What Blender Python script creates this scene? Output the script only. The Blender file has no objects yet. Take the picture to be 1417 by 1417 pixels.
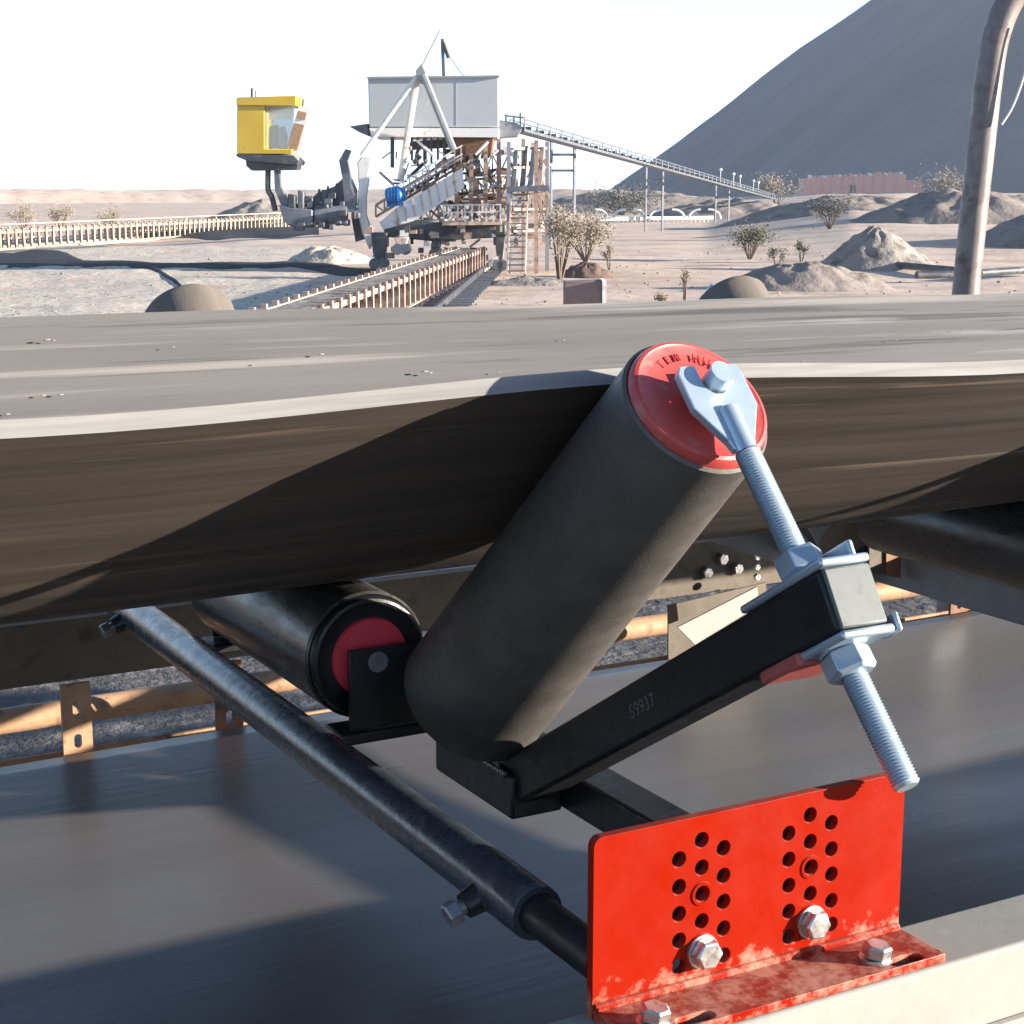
import bpy, bmesh, math, random
from mathutils import Vector, Matrix, noise
from mathutils.geometry import delaunay_2d_cdt
R = math.radians
rng = random.Random(7)
scene = bpy.context.scene
col = scene.collection

# ------------------------------------------------------------------ camera
FPX, CXY = 2326.0, 708.5                       # focal length in photo pixels (1417 px picture)
PITCH = math.atan(446 / FPX)
YAW = math.atan(1308 / math.hypot(FPX, 446))
cd = bpy.data.cameras.new('camera'); cam = bpy.data.objects.new('camera', cd); col.objects.link(cam)
cam.rotation_euler = (R(90) - PITCH, 0, -YAW)
cd.sensor_width = 36; cd.lens = 36 * FPX / 1417; cd.clip_start = .05; cd.clip_end = 20000
scene.camera = cam
# ------------------------------------------------------------------ light
SUN_EL, SUN_AZ = R(11), R(180 - 54)   # azimuth measured from +Y towards +X
SUN = Vector((math.cos(SUN_EL) * math.sin(SUN_AZ), math.cos(SUN_EL) * math.cos(SUN_AZ), math.sin(SUN_EL)))
w = bpy.data.worlds.new('World'); scene.world = w; w.use_nodes = True
nt = w.node_tree; bg = nt.nodes['Background']
sk = nt.nodes.new('ShaderNodeTexSky'); sk.sky_type = 'NISHITA'; sk.sun_disc = False
sk.sun_elevation = SUN_EL; sk.sun_rotation = SUN_AZ; sk.air_density = 1.0; sk.dust_density = .1; sk.ozone_density = 4.0
# clear sky plus the pale haze that lies evenly along the whole horizon
tcw = nt.nodes.new('ShaderNodeTexCoord'); spw = nt.nodes.new('ShaderNodeSeparateXYZ'); nt.links.new(tcw.outputs['Generated'], spw.inputs[0])
def wm(op, a, b=None):
    n_ = nt.nodes.new('ShaderNodeMath'); n_.operation = op
    for i_, q_ in enumerate((a, b)):
        if q_ is None: continue
        if isinstance(q_, (int, float)): n_.inputs[i_].default_value = q_
        else: nt.links.new(q_, n_.inputs[i_])
    return n_.outputs[0]
hz_f = wm('MULTIPLY', wm('POWER', wm('SUBTRACT', 1.0, wm('ABSOLUTE', spw.outputs[2])), 7.0), 9.6)
hzc = nt.nodes.new('ShaderNodeVectorMath'); hzc.operation = 'SCALE'; hzc.inputs[0].default_value = (.74, .95, 1.32); nt.links.new(hz_f, hzc.inputs['Scale'])
adw = nt.nodes.new('ShaderNodeVectorMath'); adw.operation = 'ADD'; nt.links.new(sk.outputs[0], adw.inputs[0]); nt.links.new(hzc.outputs[0], adw.inputs[1])
nt.links.new(adw.outputs[0], bg.inputs[0]); bg.inputs[1].default_value = .05
sl = bpy.data.lights.new('sun', 'SUN'); sl.energy = 5.0; sl.angle = R(.55); sl.color = (1, .9, .77)
so = bpy.data.objects.new('sun', sl); col.objects.link(so)
so.rotation_euler = SUN.to_track_quat('Z', 'Y').to_euler(); so.location = (5, -5, 10)
vs = scene.view_settings
vs.view_transform = 'Standard'; vs.look = 'None'; vs.gamma = 1; vs.exposure = 2.1
scene.render.engine = 'CYCLES'
cy = scene.cycles; cy.max_bounces = 6; cy.diffuse_bounces = 3; cy.glossy_bounces = 3; cy.transmission_bounces = 4; cy.volume_bounces = 0

# ------------------------------------------------------------------ geometry helpers
GZ = -2.5                                        # ground level below the camera
FW = Vector((math.sin(YAW) * math.cos(PITCH), math.cos(YAW) * math.cos(PITCH), -math.sin(PITCH)))
RT = Vector((math.cos(YAW), -math.sin(YAW), 0)); UP = RT.cross(FW)
FH = Vector((math.sin(YAW), math.cos(YAW), 0))
def ray(px, py): return FW + RT * ((px - CXY) / FPX) - UP * ((py - CXY) / FPX)
def onX(px, py, X): r = ray(px, py); return r * (X / r.x)
def onY(px, py, Y): r = ray(px, py); return r * (Y / r.y)
def onZ(px, py, Z): r = ray(px, py); return r * (Z / r.z)
def Q(px, py, D): r = ray(px, py); return r * (D / r.dot(FH))     # point at horizontal distance D
def G(px, D): r = Q(px, 262, D); return Vector((r.x, r.y, GZ))

class MB:
    def __init__(s): s.v = []; s.f = []
    def add(s, vs_, fs_):
        o = len(s.v); s.v += [Vector(p) for p in vs_]; s.f += [tuple(i + o for i in f) for f in fs_]; return s
    def box(s, c, size, ax=None):
        ax = ax or (Vector((1, 0, 0)), Vector((0, 1, 0)), Vector((0, 0, 1)))
        c = Vector(c); h = [d / 2 for d in size]; vs_ = []
        for k in (-1, 1):
            for j in (-1, 1):
                for i in (-1, 1): vs_.append(c + ax[0] * (i * h[0]) + ax[1] * (j * h[1]) + ax[2] * (k * h[2]))
        return s.add(vs_, [(0, 2, 3, 1), (4, 5, 7, 6), (0, 1, 5, 4), (2, 6, 7, 3), (0, 4, 6, 2), (1, 3, 7, 5)])
    def span(s, a, b): a = Vector(a); b = Vector(b); return s.box((a + b) / 2, [abs(b[i] - a[i]) for i in range(3)])
    def bar(s, a, b, wd, hg, upv=(0, 0, 1)):
        a = Vector(a); b = Vector(b); d = (b - a); L = d.length; d.normalize()
        x = d.cross(Vector(upv))
        if x.length < 1e-4: x = d.cross(Vector((1, 0, 0)))
        x.normalize(); u = x.cross(d)
        return s.box((a + b) / 2, (wd, L, hg), (x, d, u))
    def lathe(s, o, d, prof, n=24, cap=True):
        o = Vector(o); d = Vector(d).normalized(); x = d.orthogonal().normalized(); y = d.cross(x)
        vs_ = []; fs_ = []
        for (t, r) in prof:
            for i in range(n):
                a = 2 * math.pi * i / n; vs_.append(o + d * t + (x * math.cos(a) + y * math.sin(a)) * r)
        for k in range(len(prof) - 1):
            for i in range(n):
                j = (i + 1) % n; fs_.append((k * n + i, k * n + j, (k + 1) * n + j, (k + 1) * n + i))
        if cap:
            fs_.append(tuple(range(n))[::-1]); m = (len(prof) - 1) * n; fs_.append(tuple(m + i for i in range(n)))
        return s.add(vs_, fs_)
    def cyl(s, a, b, r, r2=None, n=16):
        a = Vector(a); b = Vector(b); return s.lathe(a, b - a, [(0, r), ((b - a).length, r if r2 is None else r2)], n)
    def prism(s, pts, ext):
        pts = [Vector(p) for p in pts]; e = Vector(ext); n = len(pts)
        nrm = (pts[1] - pts[0]).cross(pts[2] - pts[1])
        if nrm.dot(e) > 0: pts = pts[::-1]
        vs_ = pts + [p + e for p in pts]
        return s.add(vs_, [tuple(range(n)), tuple(range(2 * n - 1, n - 1, -1))] + [(i, i + n, (i + 1) % n + n, (i + 1) % n) for i in range(n)])
    def tube(s, pts, r, n=10):
        pts = [Vector(p) for p in pts]; rs = r if isinstance(r, (list, tuple)) else [r] * len(pts); vs_ = []; fs_ = []
        px_ = None
        for k, p in enumerate(pts):
            d = (pts[min(k + 1, len(pts) - 1)] - pts[max(k - 1, 0)]).normalized()
            x = d.orthogonal().normalized() if px_ is None else (px_ - d * px_.dot(d)).normalized()
            px_ = x; y = d.cross(x)
            for i in range(n):
                a = 2 * math.pi * i / n; vs_.append(p + (x * math.cos(a) + y * math.sin(a)) * rs[k])
        for k in range(len(pts) - 1):
            for i in range(n):
                j = (i + 1) % n; fs_.append((k * n + i, k * n + j, (k + 1) * n + j, (k + 1) * n + i))
        fs_.append(tuple(range(n))[::-1]); m = (len(pts) - 1) * n; fs_.append(tuple(m + i for i in range(n)))
        return s.add(vs_, fs_)
    def hexp(s, o, d, r, h, rot=0):
        o = Vector(o); d = Vector(d).normalized(); x = d.orthogonal().normalized(); y = d.cross(x); c = h * .16
        vs_ = []; prof = [(0, r * .93), (c, r), (h - c, r), (h, r * .86)]
        for (t, rr) in prof:
            for i in range(6):
                a = rot + math.pi / 3 * i; vs_.append(o + d * t + (x * math.cos(a) + y * math.sin(a)) * rr)
        fs_ = [tuple(range(5, -1, -1)), tuple(range(18, 24))]
        for k in range(3):
            for i in range(6): j = (i + 1) % 6; fs_.append((k * 6 + i, k * 6 + j, k * 6 + 6 + j, k * 6 + 6 + i))
        return s.add(vs_, fs_)
    def build(s, name, mat, parent=None, bevel=0, smooth=True, seg=2):
        vv = s.v
        # world origin of the root thing
        if parent is None:
            xs = [v.x for v in vv]; ys = [v.y for v in vv]
            o = Vector(((min(xs) + max(xs)) / 2, (min(ys) + max(ys)) / 2, min(v.z for v in vv)))
        else:
            o = world_o[parent.name]
        me = bpy.data.meshes.new(name); me.from_pydata([tuple(v - o) for v in vv], [], s.f); me.update()
        me.materials.append(mat)
        ob = bpy.data.objects.new(name, me); col.objects.link(ob)
        if parent is None: ob.location = o
        else: ob.parent = parent
        world_o[ob.name] = o
        if smooth:
            me.shade_smooth(); me.set_sharp_from_angle(angle=R(35))
        if bevel:
            b = ob.modifiers.new('bevel', 'BEVEL'); b.width = bevel; b.segments = seg; b.limit_method = 'ANGLE'; b.angle_limit = R(40)
            b.harden_normals = False
        return ob
world_o = {}
def thing(name, loc, label, cat, group=None):
    o = bpy.data.objects.new(name, None); col.objects.link(o); o.location = loc; o.empty_display_size = .1
    world_o[o.name] = Vector(loc); return tag(o, label, cat, group)
def tag(o, label=None, cat=None, group=None, kind=None):
    if label: o['label'] = label
    if cat: o['category'] = cat
    if group: o['group'] = group
    if kind: o['kind'] = kind
    return o
def copy_tree(o, parent=None):
    c = o.copy(); col.objects.link(c); c.parent = parent; world_o[c.name] = world_o[o.name]
    for ch in list(o.children): copy_tree(ch, c)
    return c

# ------------------------------------------------------------------ materials
ALB = .8
def mat(name, c1, c2=None, rough=.6, metal=0, scale=8, stretch=(1, 1, 1), bump=0, bscale=None, bstretch=None,
        c3=None, t3=.62, s3=None, st3=None, soft3=.08, detail=6, spec=.5, rvar=.15, coat=0, contrast=.28, up=None, upamt=.6, c4=None, t4=.65, s4=40, st4=(1, 1, 1), soft4=.05):
    """two-tone noise base, an optional third tone in patches (wear, dirt), dust on upward faces, fine bump"""
    c1, c2, c3, c4, up = [None if c is None else tuple(q * ALB for q in c) for c in (c1, c2, c3, c4, up)]
    m = bpy.data.materials.new(name); m.use_nodes = True; n = m.node_tree.nodes; l = m.node_tree.links
    b = n['Principled BSDF']; b.inputs['Metallic'].default_value = metal; b.inputs['Roughness'].default_value = rough
    b.inputs['Specular IOR Level'].default_value = spec; b.inputs['Coat Weight'].default_value = coat
    tc = n.new('ShaderNodeTexCoord')
    def nz(sc, st, det=detail):
        mp = n.new('ShaderNodeMapping'); mp.inputs['Scale'].default_value = st; l.new(tc.outputs['Object'], mp.inputs[0])
        t = n.new('ShaderNodeTexNoise'); t.inputs['Scale'].default_value = sc; t.inputs['Detail'].default_value = det
        t.inputs['Roughness'].default_value = .62; l.new(mp.outputs[0], t.inputs['Vector']); return t
    def ramp(src, lo, hi):
        r = n.new('ShaderNodeMapRange'); r.inputs[1].default_value = lo; r.inputs[2].default_value = hi; l.new(src, r.inputs[0]); return r.outputs[0]
    def mix(f, a, bb):
        x = n.new('ShaderNodeMix'); x.data_type = 'RGBA'
        if isinstance(f, float): x.inputs[0].default_value = f
        else: l.new(f, x.inputs[0])
        for i, cc in ((6, a), (7, bb)):
            if isinstance(cc, tuple): x.inputs[i].default_value = (*cc, 1)
            else: l.new(cc, x.inputs[i])
        return x.outputs[2]
    t = nz(scale, stretch); f = ramp(t.outputs['Fac'], .5 - contrast * .7, .5 + contrast * .7)
    cout = mix(f, c1, c2 or c1)
    if c3:
        t3n = nz(s3 or scale * 2, st3 or stretch); cout = mix(ramp(t3n.outputs['Fac'], t3 - soft3, t3 + soft3), cout, c3)
    if c4: cout = mix(ramp(nz(s4, st4).outputs['Fac'], t4 - soft4, t4 + soft4), cout, c4)
    if up:
        g = n.new('ShaderNodeNewGeometry'); sx = n.new('ShaderNodeSeparateXYZ'); l.new(g.outputs['Normal'], sx.inputs[0])
        uf = ramp(sx.outputs[2], .25, .95); tn = nz(scale * 3, (1, 1, 1)); mu = n.new('ShaderNodeMath'); mu.operation = 'MULTIPLY'
        l.new(uf, mu.inputs[0]); l.new(ramp(tn.outputs['Fac'], .5 - .3, .5 + .2), mu.inputs[1])
        m2 = n.new('ShaderNodeMath'); m2.operation = 'MULTIPLY'; l.new(mu.outputs[0], m2.inputs[0]); m2.inputs[1].default_value = upamt
        cout = mix(m2.outputs[0], cout, up)
    l.new(cout, b.inputs['Base Color'])
    if rvar:
        r = n.new('ShaderNodeMapRange'); r.inputs[1].default_value = .3; r.inputs[2].default_value = .7
        r.inputs[3].default_value = max(.05, rough - rvar); r.inputs[4].default_value = min(1, rough + rvar)
        l.new(nz(scale * 2.3, stretch).outputs['Fac'], r.inputs[0]); l.new(r.outputs[0], b.inputs['Roughness'])
    if bump:
        bn = n.new('ShaderNodeBump'); bn.inputs['Strength'].default_value = 1; bn.inputs['Distance'].default_value = bump
        l.new(nz(bscale or scale * 6, bstretch or stretch, 4).outputs['Fac'], bn.inputs['Height']); l.new(bn.outputs[0], b.inputs['Normal'])
    return m
M = {}
M['belt_top'] = mat('belt_carry_face', c4=(.085, .08, .076), t4=.6, s4=70, st4=(.012, 1, 1), soft4=.04, c1=(.13, .123, .118), c2=(.18, .168, .16), rough=.5, scale=9, stretch=(.05, 1, 1), bump=.0006, bscale=60, bstretch=(.04, 1, 1), c3=(.27, .25, .235), t3=.6, s3=34, st3=(.015, 1, 1), soft3=.06, rvar=.1)
M['belt_under'] = mat('belt_under_face', (.036, .028, .022), (.082, .062, .046), .6, scale=26, stretch=(.025, 1, 1), bump=.0006, bscale=60, bstretch=(.05, 1, 1), c3=(.17, .13, .1), t3=.66, s3=60, st3=(.012, 1, 1), soft3=.05)
M['belt_edge'] = mat('belt_edge', (.2, .19, .18), (.33, .315, .295), .6, scale=60, stretch=(.05, 1, 1))
M['belt_return'] = mat('return_belt_rubber', c1=(.125, .114, .107), c2=(.175, .157, .145), rough=.33, c4=(.26, .24, .22), t4=.7, s4=40, st4=(.03, 1, 1), soft4=.04, scale=4, stretch=(.12, 1, 1), bump=.0005, bscale=60, bstretch=(.06, 1, 1), c3=(.34, .31, .29), t3=.73, s3=9, st3=(.06, 1, 1), soft3=.05, rvar=.08)
M['lagging'] = mat('roller_rubber', c1=(.066, .06, .055), c2=(.11, .098, .086), rough=.55, c4=(.16, .145, .13), t4=.72, s4=90, st4=(1, 1, 1), scale=18, bump=.0003, bscale=300, spec=.5)
M['dusty_lag'] = mat('dusty_roller_rubber', (.13, .11, .09), (.2, .17, .14), .7, scale=30, stretch=(1, .2, .2), bump=.0003, bscale=200)
M['black_paint'] = mat('black_paint', (.008, .008, .01), (.016, .016, .019), .42, scale=25, bump=.0002, bscale=200, c3=(.05, .045, .04), t3=.74, s3=60, spec=.4)
M['black_steel'] = mat('worn_black_steel', (.022, .022, .024), (.045, .043, .042), .3, scale=14, stretch=(1, .3, 1), bump=.0003, bscale=90, c3=(.13, .12, .11), t3=.66, s3=40, st3=(1, .4, 1), spec=.6)
M['tube_paint'] = mat('dusty_black_tube', (.028, .036, .048), (.055, .068, .085), .27, scale=20, bump=.0004, bscale=70, c3=(.12, .125, .13), t3=.68, s3=50, spec=.8, rvar=.08)
M['zinc'] = mat('zinc_plating', (.54, .66, .76), (.6, .72, .81), .36, metal=.66, scale=25, rvar=.04, spec=.6, detail=3)
M['galv'] = mat('grey_primer_steel', (.095, .11, .107), (.115, .13, .126), .5, metal=.1, scale=30)
M['red_cap'] = mat('red_plastic', c4=(.4, .2, .16), t4=.66, s4=45, soft4=.1, c1=(.46, .05, .048), c2=(.54, .075, .062), rough=.45, scale=20, bump=.0001, bscale=200)
M['red_paint'] = mat('red_bracket_paint', c1=(.285, .0085, .0004), c2=(.32, .011, .0006), rough=.42, c4=(.09, .02, .012), t4=.765, s4=95, soft4=.02, scale=12, bump=.0002, bscale=120, spec=.1, c3=(.42, .03, .008), t3=.8, s3=30, up=(.26, .12, .095), upamt=.55, coat=0)
def bracket_dust(m):
    n = m.node_tree.nodes; l = m.node_tree.links; b = n['Principled BSDF']; src = b.inputs['Base Color'].links[0].from_socket
    tc = n.new('ShaderNodeTexCoord'); sp = n.new('ShaderNodeSeparateXYZ'); l.new(tc.outputs['Object'], sp.inputs[0])
    t = n.new('ShaderNodeTexNoise'); t.inputs['Scale'].default_value = 55; t.inputs['Detail'].default_value = 7; t.inputs['Roughness'].default_value = .7; l.new(tc.outputs['Object'], t.inputs['Vector'])
    mr = n.new('ShaderNodeMapRange'); l.new(sp.outputs[2], mr.inputs[0]); mr.inputs[1].default_value = .008; mr.inputs[2].default_value = .055; mr.inputs[3].default_value = .17; mr.inputs[4].default_value = -.12
    ad = n.new('ShaderNodeMath'); ad.operation = 'ADD'; l.new(mr.outputs[0], ad.inputs[0]); l.new(t.outputs['Fac'], ad.inputs[1])
    m2 = n.new('ShaderNodeMapRange'); l.new(ad.outputs[0], m2.inputs[0]); m2.inputs[1].default_value = .6; m2.inputs[2].default_value = .78; m2.inputs[4].default_value = .7
    mx = n.new('ShaderNodeMix'); mx.data_type = 'RGBA'; l.new(m2.outputs[0], mx.inputs[0]); l.new(src, mx.inputs[6]); mx.inputs[7].default_value = (.46, .24, .17, 1); l.new(mx.outputs[2], b.inputs['Base Color'])
bracket_dust(M['red_paint'])
M['cream'] = mat('cream_paint', (.33, .315, .28), (.38, .365, .325), .5, scale=9, c3=(.5, .44, .36), t3=.72, s3=18, bump=.0003, bscale=60)
M['rust'] = mat('rusty_steel', (.17, .075, .038), (.28, .14, .075), .75, scale=14, bump=.001, bscale=60, c3=(.07, .035, .025), t3=.6, s3=22)
M['rust_pale'] = mat('pale_rusty_steel', (.42, .24, .13), (.52, .33, .2), .7, scale=14, bump=.001, bscale=60, c3=(.16, .08, .05), t3=.62, s3=20)
M['brown_steel'] = mat('dust_brown_steel', (.1, .078, .055), (.15, .115, .082), .7, scale=10, bump=.0006, bscale=60, c3=(.06, .045, .035), t3=.62)
M['blue_steel'] = mat('primed_blue_grey_steel', (.2, .215, .25), (.28, .295, .33), .5, scale=18, bump=.0004, bscale=90, c3=(.25, .24, .24), t3=.7)
M['steel'] = mat('bright_bolt_steel', (.6, .59, .56), (.75, .73, .7), .35, metal=.85, scale=60, c3=(.4, .36, .3), t3=.62)
M['dark_bolt'] = mat('dark_bolt_steel', (.2, .2, .21), (.32, .32, .33), .4, metal=.6, scale=60)
M['crimson'] = mat('crimson_seal', (.62, .03, .06), (.7, .05, .08), .45, scale=20)
M['red_reflection'] = mat('red_reflection_tint', (.42, .09, .08), (.5, .13, .11), .5, scale=40)  # tint of the red bracket mirrored in the zinc plate, put into the colour
M['tan'] = mat('tan_dusty_steel', (.6, .42, .29), (.7, .52, .38), .8, scale=1.5, c3=(.35, .22, .14), t3=.6)
M['letter'] = mat('molded_red_letters', (.3, .012, .016), None, .45)
M['chalk'] = mat('grey_marking', (.12, .12, .125), None, .6)
M['ground'] = mat('pale_ore_ground', (.68, .53, .43), (.8, .66, .55), .95, scale=.09, detail=9, c3=(.5, .36, .28), t3=.6, s3=.35, soft3=.12, bump=.03, bscale=2.2, spec=.1)
M['gravel'] = mat('pale_ore_gravel', (.68, .595, .49), (.8, .715, .61), .95, scale=.6, detail=10, c3=(.2, .18, .165), t3=.6, s3=6, soft3=.06, bump=.03, bscale=5, spec=.1)
M['dark_strip'] = mat('dark_strip_ground', (.028, .034, .047), (.05, .057, .07), .9, scale=.5, detail=9, bump=.06, bscale=2, spec=.15)
M['bounce_absorber'] = mat('bounce_absorber_floor', (.10, .095, .095), (.16, .15, .148), .9, scale=1.2, detail=10, c3=(.3, .28, .26), t3=.62, s3=5, soft3=.08, bump=.03, bscale=9, spec=.15)  # dark tone picked to soak up bounced light
M['stockpile'] = mat('stockpile_ore', c3=(.1, .112, .13), t3=.55, s3=.02, soft3=.12, c1=(.13, .146, .17), c2=(.165, .182, .207), rough=.95, scale=.05, detail=10, stretch=(1, 1, .5), bump=.25, bscale=.4, spec=.1)
M['mound'] = mat('grey_dirt', (.27, .23, .205), (.38, .325, .29), .95, scale=.4, detail=10, c3=(.17, .15, .14), t3=.6, s3=1.2, soft3=.1, bump=.08, bscale=1.5, spec=.1)
M['mound_pale'] = mat('pale_dirt', (.3, .265, .235), (.42, .38, .34), .95, scale=.7, detail=10, c3=(.17, .15, .14), t3=.58, s3=1.6, bump=.08, bscale=2, spec=.1)
M['mound_brown'] = mat('brown_dirt', (.15, .1, .085), (.21, .15, .125), .95, scale=1.2, detail=9, bump=.05, bscale=4, spec=.1)
M['white'] = mat('white_paint', (.86, .85, .82), (.92, .91, .88), .5, scale=2, c3=(.5, .42, .36), t3=.66, s3=3)
M['house'] = mat('pale_grey_cladding', (.47, .51, .54), (.5, .54, .565), .5, scale=.5, c3=(.45, .49, .515), t3=.62, s3=1.2)
M['yellow'] = mat('yellow_cab_paint', (.6, .4, .03), (.68, .47, .05), .4, scale=1.5, c3=(.48, .34, .06), t3=.66)
M['dark'] = mat('dark_machine_paint', (.035, .04, .05), (.07, .078, .095), .5, scale=2, c3=(.15, .13, .12), t3=.62)
M['slate'] = mat('slate_machine_steel', (.1, .115, .145), (.16, .18, .215), .5, scale=2, c3=(.26, .25, .25), t3=.64)
M['rusty_mech'] = mat('ore_dusted_steel', (.4, .26, .2), (.58, .42, .34), .8, scale=2.5, c3=(.12, .085, .075), t3=.6, s3=4)
M['pink'] = mat('pink_dust_steel', (.66, .49, .38), (.78, .62, .51), .8, scale=1.5, c3=(.3, .2, .15), t3=.6)
M['blue'] = mat('blue_motor_paint', (.015, .16, .48), (.025, .22, .58), .4, scale=3)
M['grey_steel'] = mat('grey_galvanised', (.28, .29, .31), (.38, .39, .41), .5, metal=.2, scale=3)
M['brick'] = mat('pink_red_wall', (.82, .36, .27), (.9, .47, .37), .85, scale=1.5, c3=(.62, .27, .21), t3=.62)
M['leaf'] = mat('dry_olive_leaves', (.12, .115, .07), (.24, .225, .15), .8, scale=3, spec=.2)
M['leaf_dusty'] = mat('dusty_pale_leaves', (.25, .205, .15), (.37, .31, .24), .85, scale=3, spec=.2)
M['leaf_dark'] = mat('dark_scrub_leaves', (.06, .065, .06), (.12, .125, .115), .85, scale=3, spec=.2)
M['bark'] = mat('dry_bark', (.13, .095, .07), (.2, .15, .115), .9, scale=8)
M['pole'] = mat('weathered_pipe', (.2, .16, .15), (.29, .24, .22), .45, metal=.1, scale=12, c3=(.14, .09, .075), t3=.62, s3=16, bump=.0004, bscale=90)
M['block'] = mat('brown_concrete', (.2, .14, .135), (.27, .2, .19), .9, scale=4, bump=.01, bscale=20)
gm = bpy.data.materials.new('cab_glass'); gm.use_nodes = True; b_ = gm.node_tree.nodes['Principled BSDF']
b_.inputs['Base Color'].default_value = (.62, .7, .74, 1); b_.inputs['Roughness'].default_value = .05
b_.inputs['Transmission Weight'].default_value = .75; b_.inputs['IOR'].default_value = 1.1; M['glass'] = gm
M['pebble'] = mat('ore_pebbles', (.05, .045, .045), (.2, .185, .175), .9, scale=30, contrast=.15)

# ================================================================== SETTING
def fbm(x, y, o=5, s=1.0): return noise.fractal(Vector((x * s, y * s, 3.3)), 1.0, 2.0, o)
def bearing(px): return math.atan2((px - CXY), math.hypot(FPX, 446))
def ground_h(D, px):
    """gentle relief of the yard, D metres ahead, at picture column px"""
    p = FH * D + RT * (D * math.tan(bearing(px)))
    h = .10 * fbm(p.x, p.y, 4, .12) * min(1, D / 30)
    if D > 25:
        # low gravel bench on the left
        a = max(0, min(1, (430 - px) / 120)); k = max(0, 1 - abs(D - 52) / 14)
        h += a * .04 * fbm(p.x, p.y, 5, .5) * k
        a = max(0, min(1, (px - 980) / 200))
        h += a * max(0, min(1, (D - 60) / 60)) * (1.6 + .6 * fbm(p.x, p.y, 5, .05))
    return GZ + h
mb = MB(); rings = [1.0 * (1.045 ** k) for k in range(200)]
angs = [R(a) for a in [-180 + 6 * i for i in range(25)]] + [R(-30 + .25 * i) for i in range(241)] + [R(36 + 6 * i) for i in range(24)]
na = len(angs); vv = []; ff = []
for Dk in rings:
    for a in angs:
        front = abs(a) < R(40)
        p = FH * (Dk * math.cos(a)) + RT * (Dk * math.sin(a))
        h = GZ
        if front: h = ground_h(Dk * math.cos(a), CXY + math.hypot(FPX, 446) * math.tan(a))
        vv.append((p.x, p.y, h))
for k in range(len(rings) - 1):
    for i in range(na):
        j = (i + 1) % na; ff.append((k * na + i, k * na + j, (k + 1) * na + j, (k + 1) * na + i))
ff.append(tuple(range(na))[::-1])
mb.add(vv, ff); g = mb.build('ground', M['ground']); g['kind'] = 'structure'

def heap(name, px, D, rx, ry, h, m, label=None, seed=0, sharp=1.0, n=40, rot=0, rough=.12, kind=None, sink=.15, cat='mound', z0=None):
    """earth heap: rounded cone on an elliptical base with gullies and lumps"""
    c = G(px, D); base = ground_h(D, px) if z0 is None else z0; mb = MB(); vv = []; ff = []; nr = n // 2
    ax = RT * math.cos(rot) + FH * math.sin(rot); ay = -RT * math.sin(rot) + FH * math.cos(rot)
    for k in range(nr + 1):
        r = k / nr
        for i in range(n):
            a = 2 * math.pi * i / n
            q = c + ax * (rx * r * math.cos(a)) + ay * (ry * r * math.sin(a))
            f = max(0, 1.06 - math.sqrt(r * r + .02) - .055 * (1 - r)) if sharp > .5 else (1 - r * r)
            f = f ** (1.15 if sharp > .5 else 1.3)
            lump = fbm(q.x + seed * 17, q.y - seed * 9, 5, 2.2 / max(rx, ry) * 2) * rough * h * (1 if k else .3)
            gul = noise.noise(Vector((math.cos(a) * 4 + seed, math.sin(a) * 4, r * 1.5))) * h * rough * .9 * r * (1 - r) * 3
            z = base - sink + (h + sink) * f + (lump + gul) * (1 - r ** 3)
            vv.append((q.x, q.y, z if k < nr else base - sink))
    for k in range(nr):
        for i in range(n):
            j = (i + 1) % n; ff.append((k * n + i, k * n + j, (k + 1) * n + j, (k + 1) * n + i))
    mb.add(vv, ff); ob = mb.build(name, m)
    if kind: ob['kind'] = kind
    if label: tag(ob, label, cat)
    return ob

# low dark strips laid on the ground on the left
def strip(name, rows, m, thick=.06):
    """low strip: rows of (px, D_near, D_far) along its length"""
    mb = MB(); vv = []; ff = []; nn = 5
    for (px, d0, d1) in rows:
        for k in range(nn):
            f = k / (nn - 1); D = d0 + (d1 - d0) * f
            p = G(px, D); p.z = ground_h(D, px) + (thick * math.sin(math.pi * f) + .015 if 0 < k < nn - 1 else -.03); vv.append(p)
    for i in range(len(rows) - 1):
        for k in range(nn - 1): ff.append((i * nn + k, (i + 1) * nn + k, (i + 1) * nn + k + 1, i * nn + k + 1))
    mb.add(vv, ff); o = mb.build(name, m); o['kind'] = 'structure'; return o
HP = math.hypot(FPX, 446)
def Dg(py): return -GZ * HP / (py - 262)
def rows_from(lst): 
    out = []
    for i in range(len(lst) - 1):
        for k in range(6):
            f = k / 6; out.append(tuple(lst[i][j] * (1 - f) + lst[i + 1][j] * f for j in range(3)))
    out.append(lst[-1]); return [(p, Dg(a + 1.2 * math.sin(p * .07)), Dg(b + 1.2 * math.sin(p * .05 + 2))) for p, a, b in out]
strip('ground_dark_strip', rows_from([(-60, 373, 352), (40, 372, 343), (85, 372, 345), (110, 373, 357), (220, 375, 362), (320, 373, 362), (400, 371, 360), (430, 376, 360), (470, 382, 366), (520, 381, 370)]), M['dark_strip'])
strip('ground_dark_strip', rows_from([(195, 371, 366), (215, 379, 371), (235, 393, 383), (250, 402, 396)]), M['dark_strip'], .04)
strip('ground_dark_strip', rows_from([(200, 331, 322), (300, 331, 318), (380, 328, 314), (440, 326, 316)]), M['dark_strip'], .3)
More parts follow.
